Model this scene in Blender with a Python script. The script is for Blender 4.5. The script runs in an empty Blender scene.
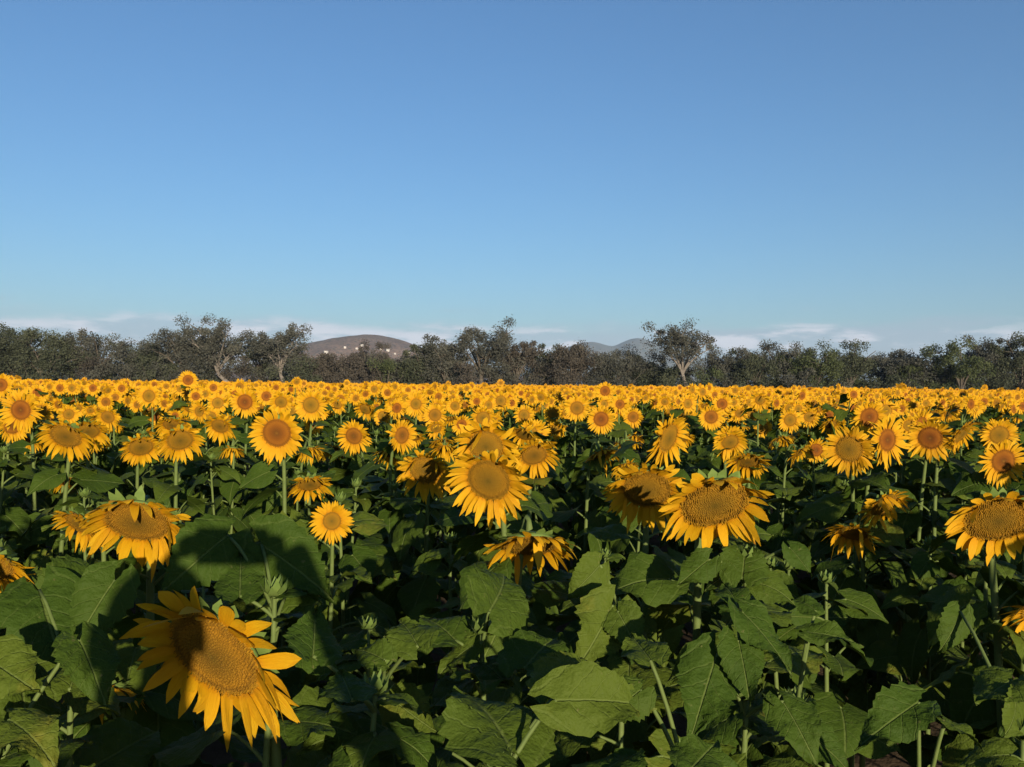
import bpy, math, random
import numpy as np
from mathutils import Vector, Matrix

S = bpy.context.scene
COL = S.collection
RNG = np.random.default_rng(11)
PI = math.pi
R = math.radians

# ------------------------------------------------------------------ camera frame
F = 887.0
CX, CY = 512.0, 383.5
CAM = np.array((0.0, 0.0, 1.80))
ROLL = R(0.58)
PITCH = R(0.12)
SUN_EL, SUN_AZ = R(10.0), R(162.7)
SUN = np.array((math.sin(SUN_AZ) * math.cos(SUN_EL), math.cos(SUN_AZ) * math.cos(SUN_EL), math.sin(SUN_EL)))


def ray(px, py):
    """direction (y = 1) through a place in the photograph"""
    u, v = (px - CX) / F, (CY - py) / F
    c, s = math.cos(ROLL), math.sin(ROLL)
    u, v = u * c - v * s, u * s + v * c
    d = np.array((u, 1.0, v + math.tan(PITCH)))
    return d


def at(px, py, depth):
    return CAM + ray(px, py) * depth


def pix(p):
    q = np.asarray(p, float) - CAM
    u, v = q[0] / q[1], q[2] / q[1] - math.tan(PITCH)
    c, s = math.cos(ROLL), math.sin(ROLL)
    u, v = u * c + v * s, -u * s + v * c
    return CX + u * F, CY - v * F


# ------------------------------------------------------------------ mesh builder
class MB:
    """collects vertices, quads and triangles with a per-vertex (u, v, random) value; links them as ONE mesh"""

    def __init__(self):
        self.v, self.q, self.t, self.a, self.qm, self.tm, self.n = [], [], [], [], [], [], 0

    def add(self, verts, quads=None, tris=None, puv=None, mat=0):
        verts = np.asarray(verts, np.float32).reshape(-1, 3)
        if puv is None:
            puv = np.zeros((len(verts), 3), np.float32)
        self.v.append(verts)
        self.a.append(np.asarray(puv, np.float32).reshape(-1, 3))
        if quads is not None and len(quads):
            q = np.asarray(quads, np.int64).reshape(-1, 4) + self.n
            self.q.append(q)
            self.qm.append(np.full(len(q), mat, np.int32))
        if tris is not None and len(tris):
            t = np.asarray(tris, np.int64).reshape(-1, 3) + self.n
            self.t.append(t)
            self.tm.append(np.full(len(t), mat, np.int32))
        self.n += len(verts)
        return self

    def arrays(self):
        v = np.concatenate(self.v) if self.v else np.zeros((0, 3), np.float32)
        a = np.concatenate(self.a) if self.a else np.zeros((0, 3), np.float32)
        q = np.concatenate(self.q) if self.q else np.zeros((0, 4), np.int64)
        t = np.concatenate(self.t) if self.t else np.zeros((0, 3), np.int64)
        qm = np.concatenate(self.qm) if self.qm else np.zeros(0, np.int32)
        tm = np.concatenate(self.tm) if self.tm else np.zeros(0, np.int32)
        return v, a, q, t, qm, tm

    def mesh(self, name, mats, smooth=True):
        v, a, q, t, qm, tm = self.arrays()
        me = bpy.data.meshes.new(name)
        me.vertices.add(len(v))
        me.vertices.foreach_set('co', v.ravel())
        li = np.concatenate((q.ravel(), t.ravel())).astype(np.int32)
        me.loops.add(len(li))
        me.loops.foreach_set('vertex_index', li)
        nq, nt = len(q), len(t)
        me.polygons.add(nq + nt)
        ls = np.concatenate((np.arange(nq) * 4, nq * 4 + np.arange(nt) * 3)).astype(np.int32)
        me.polygons.foreach_set('loop_start', ls)
        me.polygons.foreach_set('material_index', np.concatenate((qm, tm)).astype(np.int32))
        me.polygons.foreach_set('use_smooth', np.full(nq + nt, bool(smooth)))
        at_ = me.attributes.new('puv', 'FLOAT_VECTOR', 'POINT')
        at_.data.foreach_set('vector', a.ravel())
        for m in mats:
            me.materials.append(m)
        me.update(calc_edges=True)
        return me

    def build(self, name, mats, parent=None, loc=None, rz=0.0, smooth=True):
        if not isinstance(mats, (list, tuple)):
            mats = [mats]
        o = bpy.data.objects.new(name, self.mesh(name, mats, smooth))
        return link(o, parent, loc, rz)


def link(o, parent=None, loc=None, rz=0.0):
    COL.objects.link(o)
    if parent is not None:
        o.parent = parent
    if loc is not None:
        o.location = tuple(float(x) for x in loc)
    o.rotation_euler = (0, 0, rz)
    return o


def tag(o, label=None, cat=None, group=None, kind=None):
    for k, x in (('label', label), ('category', cat), ('group', group), ('kind', kind)):
        if x:
            o[k] = x
    return o


def empty(name, loc, label, cat, group=None):
    o = bpy.data.objects.new(name, None)
    o.empty_display_size = 0.1
    link(o, None, loc)
    return tag(o, label, cat, group)


def unit(v):
    v = np.asarray(v, float)
    return v / (np.linalg.norm(v) + 1e-12)


def tube(mb, pts, radii, sides=6, mat=0, rnd=0.5, cap=True):
    pts = np.asarray(pts, float)
    n = len(pts)
    tan = np.gradient(pts, axis=0)
    tan /= np.linalg.norm(tan, axis=1)[:, None] + 1e-12
    ref = np.array((0.31, 0.95, 0.05)) if abs(tan[0][2]) > 0.5 else np.array((0.0, 0.1, 1.0))
    ang = np.arange(sides) * 2 * PI / sides
    vs, uv = [], []
    for i in range(n):
        x = unit(np.cross(ref, tan[i]))
        y = np.cross(tan[i], x)
        vs.append(pts[i] + radii[i] * (np.cos(ang)[:, None] * x + np.sin(ang)[:, None] * y))
        uv.append(np.stack((np.full(sides, i / (n - 1)), ang / (2 * PI), np.full(sides, rnd)), 1))
    vs = np.concatenate(vs)
    q = [(i * sides + k, i * sides + (k + 1) % sides, (i + 1) * sides + (k + 1) % sides, (i + 1) * sides + k)
         for i in range(n - 1) for k in range(sides)]
    tr = []
    if cap:
        vs = np.concatenate((vs, pts[-1:]))
        uv.append(np.array([[1, 0, rnd]]))
        tr = [((n - 1) * sides + k, (n - 1) * sides + (k + 1) % sides, n * sides) for k in range(sides)]
    mb.add(vs, q, tr, np.concatenate(uv), mat)


def bezier(p0, p1, p2, p3, n):
    t = np.linspace(0, 1, n)[:, None]
    return ((1 - t) ** 3) * p0 + 3 * ((1 - t) ** 2) * t * p1 + 3 * (1 - t) * t * t * p2 + t ** 3 * p3


def bx(mb, x0, x1, y0, y1, z0, z1, mat=0, rnd=0.5):
    v = [(x, y, z) for z in (z0, z1) for y in (y0, y1) for x in (x0, x1)]
    mb.add(v, [(0, 2, 3, 1), (4, 5, 7, 6), (0, 1, 5, 4), (2, 6, 7, 3), (0, 4, 6, 2), (1, 3, 7, 5)], None,
           np.full((8, 3), rnd), mat)


# ------------------------------------------------------------------ materials
def new_mat(name):
    m = bpy.data.materials.new(name)
    m.use_nodes = True
    nt = m.node_tree
    nt.nodes.clear()
    out = nt.nodes.new('ShaderNodeOutputMaterial')
    return m, nt, out


class NT:
    def __init__(self, nt):
        self.nt = nt

    def n(self, typ, **kw):
        x = self.nt.nodes.new(typ)
        for k, v in kw.items():
            setattr(x, k, v)
        return x

    def l(self, a, b):
        self.nt.links.new(a, b)

    def val(self, sock, v):
        if isinstance(v, (int, float)):
            sock.default_value = v
        else:
            self.l(v, sock)

    def math(self, op, a, b=0.0, clamp=False):
        x = self.n('ShaderNodeMath', operation=op, use_clamp=clamp)
        self.val(x.inputs[0], a)
        self.val(x.inputs[1], b)
        return x.outputs[0]

    def ramp(self, fac, stops, interp='LINEAR'):
        x = self.n('ShaderNodeValToRGB')
        x.color_ramp.interpolation = interp
        e = x.color_ramp.elements
        while len(e) < len(stops):
            e.new(0.5)
        for k, (p, c) in enumerate(stops):
            e[k].position = p
            e[k].color = (*c, 1)
        self.l(fac, x.inputs[0])
        return x.outputs[0]

    def mix(self, fac, a, b, blend='MIX'):
        x = self.n('ShaderNodeMix', data_type='RGBA', blend_type=blend)
        self.val(x.inputs[0], fac)
        for s, v in ((x.inputs[6], a), (x.inputs[7], b)):
            if isinstance(v, tuple):
                s.default_value = (*v, 1)
            else:
                self.l(v, s)
        return x.outputs[2]

    def noise(self, scale, detail=4.0, rough=0.55, vec=None, dim='3D'):
        x = self.n('ShaderNodeTexNoise', noise_dimensions=dim)
        x.inputs['Scale'].default_value = scale
        x.inputs['Detail'].default_value = detail
        x.inputs['Roughness'].default_value = rough
        if vec is not None:
            self.l(vec, x.inputs['Vector'])
        return x.outputs['Fac']

    def smooth(self, v, a, b):
        x = self.n('ShaderNodeMapRange', interpolation_type='SMOOTHSTEP')
        self.l(v, x.inputs[0])
        x.inputs[1].default_value = a
        x.inputs[2].default_value = b
        return x.outputs[0]

    def puv(self):
        a = self.n('ShaderNodeAttribute', attribute_name='puv')
        s = self.n('ShaderNodeSeparateXYZ')
        self.l(a.outputs['Vector'], s.inputs[0])
        return s.outputs[0], s.outputs[1], s.outputs[2], a.outputs['Vector']

    def objco(self):
        return self.n('ShaderNodeTexCoord').outputs['Object']

    def principled(self, color, rough=0.6, spec=0.3, bump=None, bump_s=0.3, bump_d=0.002):
        p = self.n('ShaderNodeBsdfPrincipled')
        if isinstance(color, tuple):
            p.inputs['Base Color'].default_value = (*color, 1)
        else:
            self.l(color, p.inputs['Base Color'])
        self.val(p.inputs['Roughness'], rough)
        p.inputs['Specular IOR Level'].default_value = spec
        if bump is not None:
            b = self.n('ShaderNodeBump')
            b.inputs['Strength'].default_value = bump_s
            b.inputs['Distance'].default_value = bump_d
            self.l(bump, b.inputs['Height'])
            self.l(b.outputs[0], p.inputs['Normal'])
        return p.outputs[0]

    def translucent(self, shader, color, fac):
        t = self.n('ShaderNodeBsdfTranslucent')
        if isinstance(color, tuple):
            t.inputs[0].default_value = (*color, 1)
        else:
            self.l(color, t.inputs[0])
        m = self.n('ShaderNodeMixShader')
        m.inputs[0].default_value = fac
        self.l(shader, m.inputs[1])
        self.l(t.outputs[0], m.inputs[2])
        return m.outputs[0]


def mat_petal():
    m, nt, out = new_mat('petal')
    N = NT(nt)
    u, v, r, _ = N.puv()
    base = N.ramp(u, [(0.0, (0.40, 0.14, 0.003)), (0.2, (0.51, 0.265, 0.004)), (0.65, (0.55, 0.325, 0.008)), (1.0, (0.56, 0.34, 0.010))])
    streak = N.n('ShaderNodeCombineXYZ')
    N.l(N.math('MULTIPLY', u, 1.5), streak.inputs[0])
    N.l(N.math('MULTIPLY', v, 6.0), streak.inputs[1])
    N.l(N.math('MULTIPLY', r, 31.0), streak.inputs[2])
    st = N.noise(1.6, 3, 0.6, streak.outputs[0])
    c = N.mix(N.smooth(st, 0.42, 0.75), base, (0.49, 0.235, 0.003))
    # a petal's own tone: lemon to deep orange-yellow
    c = N.mix(N.math('MULTIPLY', r, 0.5), c, (0.51, 0.225, 0.003))
    tip = N.math('MULTIPLY', N.smooth(u, 0.88, 1.0), N.smooth(r, 0.78, 0.92))
    c = N.mix(N.math('MULTIPLY', tip, 0.8), c, (0.22, 0.09, 0.01))
    sh = N.principled(c, 0.62, 0.18, st, 0.6, 0.004)
    N.l(N.translucent(sh, c, 0.28), out.inputs[0])
    return m


def mat_disc():
    m, nt, out = new_mat('seed_disc')
    N = NT(nt)
    u, v, r, vec = N.puv()
    n1 = N.noise(9.0, 4, 0.6, N.objco())
    uu = N.math('ADD', u, N.math('MULTIPLY', N.math('SUBTRACT', n1, 0.5), 0.22))
    a = N.ramp(uu, [(0.0, (0.075, 0.052, 0.006)), (0.22, (0.130, 0.074, 0.007)), (0.55, (0.175, 0.094, 0.007)), (0.78, (0.225, 0.112, 0.007)), (0.9, (0.14, 0.072, 0.006)), (1.0, (0.24, 0.125, 0.007))])
    b = N.ramp(uu, [(0.0, (0.15, 0.070, 0.010)), (0.16, (0.085, 0.030, 0.006)), (0.45, (0.135, 0.042, 0.006)), (0.75, (0.20, 0.070, 0.007)), (0.9, (0.12, 0.040, 0.005)), (1.0, (0.20, 0.085, 0.006))])
    c = N.mix(N.smooth(r, 0.3, 0.7), a, b)
    fine = N.noise(420.0, 2, 0.6, N.objco())
    c = N.mix(N.math('MULTIPLY', N.smooth(fine, 0.5, 0.72), 0.55), c, (0.13, 0.05, 0.008))
    N.l(N.principled(c, 0.85, 0.1, fine, 0.7, 0.004), out.inputs[0])
    return m


def mat_leaf(name='leaf', dark=(0.017, 0.035, 0.004), light=(0.034, 0.060, 0.006), trans=0.10):
    m, nt, out = new_mat(name)
    N = NT(nt)
    u, v, r, vec = N.puv()
    av = N.math('ABSOLUTE', v)
    n1 = N.noise(14.0, 4, 0.6, N.objco())
    c = N.mix(n1, dark, light)
    c = N.mix(N.math('MULTIPLY', N.math('POWER', r, 1.6), 0.75), c, (0.066, 0.088, 0.010))
    yel = N.math('MULTIPLY', N.smooth(r, 0.80, 0.95), N.smooth(N.noise(7.0, 4, 0.6, N.objco()), 0.5, 0.7))
    c = N.mix(N.math('MULTIPLY', yel, 0.7), c, (0.12, 0.11, 0.015))
    # veins: midrib, side veins running out towards the tip
    mid = N.math('SUBTRACT', 1.0, N.smooth(av, 0.012, 0.05))
    w = N.math('FRACT', N.math('MULTIPLY', N.math('SUBTRACT', u, N.math('MULTIPLY', av, 0.34)), 5.2))
    d = N.math('ABSOLUTE', N.math('SUBTRACT', w, 0.5))
    side = N.math('SUBTRACT', 1.0, N.smooth(d, 0.015, 0.07))
    ve = N.math('MAXIMUM', N.math('MULTIPLY', side, 0.32), mid)
    c = N.mix(N.math('MULTIPLY', ve, 0.50), c, (0.105, 0.135, 0.035))
    # dry or eaten margins and pale dust specks on some leaves
    spot = N.noise(55.0, 3, 0.65, N.objco())
    c = N.mix(N.math('MULTIPLY', N.smooth(spot, 0.66, 0.74), 0.5), c, (0.12, 0.11, 0.04))
    h = N.math('ADD', N.math('MULTIPLY', ve, -0.35), N.math('MULTIPLY', N.noise(60.0, 3, 0.6, N.objco()), 0.8))
    sh = N.principled(c, 0.66, 0.09, h, 0.85, 0.010)
    N.l(N.translucent(sh, (0.075, 0.125, 0.012), trans), out.inputs[0])
    return m


def mat_stem():
    m, nt, out = new_mat('stem')
    N = NT(nt)
    u, v, r, vec = N.puv()
    n1 = N.noise(40.0, 3, 0.6, N.objco())
    c = N.mix(n1, (0.050, 0.078, 0.016), (0.105, 0.135, 0.038))
    N.l(N.principled(c, 0.7, 0.2, n1, 0.4, 0.003), out.inputs[0])
    return m


def mat_bract():
    m, nt, out = new_mat('bract')
    N = NT(nt)
    n1 = N.noise(45.0, 3, 0.6, N.objco())
    c = N.mix(n1, (0.06, 0.11, 0.02), (0.15, 0.20, 0.05))
    sh = N.principled(c, 0.65, 0.2, n1, 0.4, 0.003)
    N.l(N.translucent(sh, (0.14, 0.2, 0.03), 0.12), out.inputs[0])
    return m


def mat_simple(name, a, b, scale, rough=0.8, spec=0.15, bump=0.4, dist=0.01, detail=5):
    m, nt, out = new_mat(name)
    N = NT(nt)
    n1 = N.noise(scale, detail, 0.6, N.objco())
    c = N.mix(N.smooth(n1, 0.3, 0.7), a, b)
    N.l(N.principled(c, rough, spec, n1, bump, dist), out.inputs[0])
    return m


def mat_tree(name, dark, light, trans=0.32):
    m, nt, out = new_mat(name)
    N = NT(nt)
    u, v, r, vec = N.puv()
    c = N.mix(r, dark, light)
    sh = N.principled(c, 0.75, 0.1)
    N.l(N.translucent(sh, c, trans), out.inputs[0])
    return m


M = dict(
    petal=mat_petal(), disc=mat_disc(), leaf=mat_leaf(), stem=mat_stem(), bract=mat_bract(),
    soil=mat_simple('soil', (0.055, 0.038, 0.024), (0.11, 0.080, 0.050), 3.0, 0.95, 0.05, 0.8, 0.05),
    bark=mat_simple('bark', (0.045, 0.038, 0.03), (0.10, 0.085, 0.07), 6.0, 0.9, 0.05, 0.8, 0.03),
    pale_bark=mat_simple('pale_bark', (0.095, 0.082, 0.072), (0.17, 0.15, 0.132), 5.0, 0.9, 0.05, 0.8, 0.03),
    olive=mat_tree('olive_leaves', (0.040, 0.048, 0.030), (0.084, 0.092, 0.056)),  # tree-line leaf colours, greyed and paled: distance haze is put into them
    grey=mat_tree('hazy_grey_leaves', (0.050, 0.052, 0.043), (0.102, 0.102, 0.082)),
    green=mat_tree('green_leaves', (0.042, 0.056, 0.024), (0.09, 0.105, 0.046)),
    brown=mat_tree('brown_leaves', (0.056, 0.049, 0.040), (0.098, 0.086, 0.070)),
    plaster=mat_simple('plaster', (0.46, 0.42, 0.38), (0.60, 0.57, 0.53), 2.0, 0.8, 0.2, 0.2),
    roofing=mat_simple('roofing', (0.24, 0.11, 0.08), (0.34, 0.19, 0.13), 4.0, 0.85, 0.1, 0.4),
    window=mat_simple('window_glass', (0.03, 0.035, 0.04), (0.06, 0.065, 0.07), 2.0, 0.2, 0.5, 0.0),
    concrete=mat_simple('concrete', (0.40, 0.38, 0.35), (0.52, 0.50, 0.46), 3.0, 0.9, 0.1, 0.5),
)


# ------------------------------------------------------------------ sunflower pieces
LEAF_CACHE = {}


def leaf_grid(nt, nv):
    key = (nt, nv)
    if key not in LEAF_CACHE:
        q = []
        for i in range(nt - 1):
            for j in range(nv - 1):
                a = i * nv + j
                q.append((a, a + 1, a + nv + 1, a + nv))
        LEAF_CACHE[key] = np.array(q)
    return LEAF_CACHE[key]


def leaf_blade(mb, base, axis, up, L, W, rng, nt=9, nv=7, droop=0.5, fold=0.25, wave=0.05, mat=0, rnd=None):
    """heart-shaped toothed blade: base = where the petiole meets it, axis = towards the tip, up = the upper face's normal"""
    axis = unit(axis)
    up = unit(up - axis * np.dot(up, axis))
    side = np.cross(axis, up)
    t = np.linspace(0, 1, nt)
    s = np.linspace(-1, 1, nv)
    wt = np.clip(np.interp(t, [0, .06, .16, .30, .45, .62, .80, .92, 1.0], [.26, .70, .95, 1.0, .90, .66, .33, .12, .0]), 0, 1)
    if nt >= 14:                                     # teeth along the margin
        k = np.arange(nt)
        teeth = np.where(k % 2 == 1, 1.0, 0.90) * (1 + rng.uniform(-.03, .03, nt))
        wt = wt * teeth
    T, Sg = np.meshgrid(t, s, indexing='ij')
    Wt = np.repeat(wt[:, None], nv, 1)
    lobe = 0.24 * np.abs(Sg) ** 1.3 * np.clip(1 - T / 0.4, 0, 1) ** 1.5
    x = T - lobe
    y = Sg * Wt * W * 0.5 / L
    a1, a2, p1, p2 = rng.uniform(.6, 1.2), rng.uniform(.5, 1.2), rng.uniform(0, 6.3), rng.uniform(0, 6.3)
    z = fold * np.abs(y) - droop * 0.5 * T ** 2 + 0.05 * np.abs(Sg) * np.clip(0.3 - T, 0, 1)
    z = z - 0.55 * fold * y * y / 0.25
    z = z + wave * (np.abs(Sg) ** 1.4) * (np.sin(9 * T * a1 + p1) * (Sg > 0) + np.sin(9 * T * a2 + p2) * (Sg < 0))
    z = z + 0.016 * np.cos((T - np.abs(Sg) * .34) * 5.2 * 2 * PI) * np.abs(Sg) * (1 - T)
    if nt >= 11:
        z = z + rng.normal(0, .011, z.shape) * (np.abs(Sg) > .05)
        y = y + rng.normal(0, .008, z.shape) * (np.abs(Sg) > .2)
    bend = droop * 0.55 * T                              # keep the length when it droops
    x = x * (1 - 0.18 * bend)
    tw = rng.uniform(-.25, .25) * T
    P = base + L * (x[..., None] * axis + (y * np.cos(tw) - z * np.sin(tw))[..., None] * side + (z * np.cos(tw) + y * np.sin(tw))[..., None] * up)
    r = rng.random() if rnd is None else rnd
    uv = np.stack((T, Sg * np.maximum(Wt, .05), np.full_like(T, r)), -1)
    mb.add(P.reshape(-1, 3), leaf_grid(nt, nv), None, uv.reshape(-1, 3), mat)


def petiole(mb, p0, p1, axis_out, r=0.0034, mat=1, n=5):
    mid = (p0 + p1) / 2 + np.array((0, 0, 0.18 * np.linalg.norm(p1 - p0)))
    pts = bezier(p0, p0 * .45 + mid * .55, p1 * .45 + mid * .55, p1, n)
    tube(mb, pts, np.linspace(r * 1.3, r, n), 5, mat)


def head_frame(nod):
    s, c = math.sin(nod), math.cos(nod)
    n = np.array((0, -c, s))
    return n, np.array((1.0, 0, 0)), np.array((0, s, c))


def petals(mb, rng, Rd, n, L, nod, nt=6, ragged=0.3, flop=1.0, mat=0, loose=0):
    nn, rr, uu = head_frame(nod)
    t = np.linspace(0, 1, nt)
    prof = np.interp(t, [0, .15, .4, .65, .85, 1], [.46, .82, 1.0, .94, .62, .05])
    quads = leaf_grid(nt, 3)
    g0 = (0.10 + 0.42 * abs(min(math.sin(nod), 0.0))) * flop
    for layer in range(2):
        cnt = n if layer == 0 else int(n * .6)
        for k in range(cnt):
            if layer and rng.random() < .25:
                continue
            a = 2 * PI * (k + layer * .5 + rng.uniform(-.32, .32)) / cnt
            l = L * rng.uniform(1 - ragged * .5, 1 + ragged * .35) * (1 if layer == 0 else .88)
            w = 2 * PI * (Rd + L * .3) / n * rng.uniform(.95, 1.45)
            rd = math.cos(a) * rr + math.sin(a) * uu
            tg = -math.sin(a) * rr + math.cos(a) * uu
            th = rng.normal(.10 if layer == 0 else .30, .14 + ragged * .25)
            curl = rng.normal(0.02, .10 + .25 * ragged)
            if loose and rng.random() < .07 * loose:      # some petals fold over the disc
                th = rng.uniform(1.0, 1.5)
                curl = .5
            g = g0 * rng.uniform(.5, 1.4)
            c = Rd * .95 * rd + nn * (.02 * Rd + .004 * layer)
            p = c + l * ((t * math.cos(th))[:, None] * rd + (t * math.sin(th) + curl * t * t)[:, None] * nn)
            p = p + l * np.array((0, 0, -1.0)) * (g * t ** 2)[:, None]
            sw = rng.normal(0, .12)
            p = p + l * (sw * t * t)[:, None] * tg
            roll = rng.normal(0, .35) * t
            wd = np.cos(roll)[:, None] * tg + np.sin(roll)[:, None] * nn
            cup = rng.uniform(-.18, .22)
            hw = (w * .5 * prof)[:, None]
            P = np.stack((p - hw * wd + cup * hw * nn, p, p + hw * wd + cup * hw * nn), 1)
            rv = rng.random()
            uv = np.zeros((nt, 3, 3))
            uv[..., 0] = t[:, None]
            uv[..., 1] = (-1, 0, 1)
            uv[..., 2] = rv
            mb.add(P.reshape(-1, 3), quads, None, uv.reshape(-1, 3), mat)


def disc(mb, rng, Rd, nod, rings=5, seg=20, florets=0, mat=0):
    nn, rr, uu = head_frame(nod)
    dome = 0.13 * Rd
    tone = rng.random() * (.42 if nod < -.3 else 1.0)   # old hanging heads are olive brown, young ones red brown
    hgt = lambda q: dome * (1 - q * q) - 0.10 * Rd * np.exp(-(q / .28) ** 2) * (tone * .8)
    vs, uv = [nn * hgt(np.array(0.0))], [(0, 0, tone)]
    for i in range(1, rings + 1):
        q = i / rings
        for k in range(seg):
            a = 2 * PI * k / seg
            vs.append(Rd * q * (math.cos(a) * rr + math.sin(a) * uu) + nn * hgt(np.array(q)))
            uv.append((q, a, tone))
    tr = [(0, 1 + k, 1 + (k + 1) % seg) for k in range(seg)]
    q4 = [(1 + (i - 1) * seg + k, 1 + i * seg + k, 1 + i * seg + (k + 1) % seg, 1 + (i - 1) * seg + (k + 1) % seg)
          for i in range(1, rings) for k in range(seg)]
    mb.add(np.array(vs), q4, tr, np.array(uv), mat)
    if florets:
        i = np.arange(1, florets)
        q = np.sqrt(i / florets)
        a = i * 2.39996
        q = q + rng.normal(0, .006, len(q))
        c = Rd * q[:, None] * (np.cos(a)[:, None] * rr + np.sin(a)[:, None] * uu) + nn * hgt(q)[:, None]
        s = Rd * .95 / math.sqrt(florets) * (0.8 + .5 * q)
        up = Rd * .065 * (0.35 + 1.0 * q ** 2) * rng.uniform(.35, 1.7, len(i))
        ca, sa = np.cos(a)[:, None], np.sin(a)[:, None]
        rad, tan_ = ca * rr + sa * uu, -sa * rr + ca * uu
        top = c + nn * up[:, None] + rad * (s * .2)[:, None]
        V = np.stack((c + rad * s[:, None], c + tan_ * s[:, None] * .8, c - rad * s[:, None], c - tan_ * s[:, None] * .8, top), 1)
        n = len(i)
        b = (np.arange(n) * 5)[:, None]
        tri = np.concatenate([b + np.array(x) for x in ((0, 1, 4), (1, 2, 4), (2, 3, 4), (3, 0, 4))])
        U = np.zeros((n, 5, 3))
        U[..., 0] = q[:, None]
        U[:, 4, 0] += .12
        U[..., 2] = tone
        mb.add(V.reshape(-1, 3), None, tri, U.reshape(-1, 3), mat)


def receptacle(mb, rng, Rd, nod, seg=16, bracts=18, mat=0, smat=1):
    """green back of the head with its pointed bracts; the stem joins at -n * 0.42 Rd"""
    nn, rr, uu = head_frame(nod)
    prof = [(.0, -.46), (.18, -.44), (.5, -.36), (.85, -.2), (1.0, -.04), (.96, .01)]
    vs = []
    for q, h in prof:
        for k in range(seg):
            a = 2 * PI * k / seg
            vs.append(Rd * q * (math.cos(a) * rr + math.sin(a) * uu) + nn * Rd * h)
    q4 = [(i * seg + k, i * seg + (k + 1) % seg, (i + 1) * seg + (k + 1) % seg, (i + 1) * seg + k) for i in range(len(prof) - 1) for k in range(seg)]
    mb.add(np.array(vs), q4, None, None, mat)
    for k in range(bracts):
        a = 2 * PI * (k + rng.uniform(-.3, .3)) / bracts
        rd = math.cos(a) * rr + math.sin(a) * uu
        tg = -math.sin(a) * rr + math.cos(a) * uu
        l = Rd * rng.uniform(.28, .46)
        w = Rd * rng.uniform(.12, .17)
        th = rng.uniform(-.55, .15)
        c = Rd * (.9 * rd - .16 * nn)
        d = math.cos(th) * rd + math.sin(th) * nn
        P = [c - w * tg, c + w * tg, c + d * l * .5 + w * .9 * tg, c + d * l * .5 - w * .9 * tg, c + d * l + nn * l * rng.uniform(-.25, .2)]
        mb.add(np.array(P), [(0, 1, 2, 3)], [(3, 2, 4)], np.tile((.5, 0, rng.random()), (5, 1)), mat)


def make_head(parent, rng, D, nod, az, loc, detail, discr=.52, ragged=.3, loose=0):
    """flower_head (green back) > seed_disc, petal_ring; loc = middle of the disc"""
    Rd = D * .5 * discr
    L = D * .5 * (1 - discr) * 1.12
    hb = MB()
    receptacle(hb, rng, Rd, nod, 16 if detail else 10, 20 if detail else 12)
    h = hb.build('flower_head', M['bract'], parent, loc, az)
    db = MB()
    disc(db, rng, Rd, nod, 6 if detail else 3, 28 if detail else 14, {2: 900, 1: 260}.get(detail, 0))
    db.build('seed_disc', M['disc'], h, (0, 0, 0))
    pb = MB()
    petals(pb, rng, Rd, int(rng.integers(32, 40)) if detail else int(rng.integers(22, 28)), L, nod, 7 if detail == 2 else 5 if detail else 4, ragged, 1.0, 0, loose)
    pb.build('petal_ring', M['petal'], h, (0, 0, 0))
    return h


def rotz(v, a):
    c, s = math.cos(a), math.sin(a)
    return np.array((v[0] * c - v[1] * s, v[0] * s + v[1] * c, v[2]))


def stem_curve(rng, headpos, n_dir, Rd, lean=0.10, n=14):
    """from the ground up and over into the back of the head; returned relative to its base, plus the base"""
    att = headpos - n_dir * Rd * .44
    back = -n_dir * np.array((1, 1, 0))
    reach = 0.10 + 0.14 * max(0.0, -n_dir[2])
    base = np.array((att[0] + back[0] * reach + rng.normal(0, lean * .4), att[1] + back[1] * reach + rng.normal(0, lean * .4), 0.0))
    h = att[2]
    arch = 0.06 + .10 * max(0, -n_dir[2])
    p2 = att - n_dir * (arch + .05) + np.array((0, 0, -.02 + .05 * max(0, -n_dir[2])))
    p1 = base + np.array((rng.normal(0, .02), rng.normal(0, .02), h * .8))
    pts = bezier(base, p1, p2, att, n)
    return pts - base, base


def leaves_on(rng, pts, top_skip=.07, n_leaf=12, size=1.0, zmin=.45, avoid=None):
    """where leaves sit along a stem: (point, outward azimuth, petiole length, blade length)"""
    h = pts[:, 2].max()
    out = []
    az = rng.uniform(0, 6.28)
    for i in range(n_leaf):
        f = i / max(1, n_leaf - 1)
        z = (h - top_skip) - (h - top_skip - zmin) * (f ** .9) + rng.normal(0, .02)
        k = np.argmin(np.abs(pts[:, 2] - z))
        up = pts[:k + 1]
        p = np.array([np.interp(z, up[:, 2], up[:, j]) for j in range(3)]) if k > 1 and np.all(np.diff(up[:, 2]) > 0) else pts[k].copy()
        az += 2.4 + rng.normal(0, .3)
        big = np.interp(f, [0, .18, .6, 1], [.62, .92, 1.0, .95])
        L = .215 * size * big * rng.uniform(.85, 1.18)
        out.append((p, az, .11 * size * big * rng.uniform(.7, 1.3), L, f))
    return out


NEAR_BLOOMS = []                                     # px, py, half width, depth of the blooms that stay uncovered


def covers(p, r):
    if p[1] < .3:
        return False
    u, v = pix(p)
    return any(p[1] < d + .05 and math.hypot(u - a, v - b) < h * .95 + F * r / p[1] * .55 for a, b, h, d in NEAR_BLOOMS)


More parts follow.
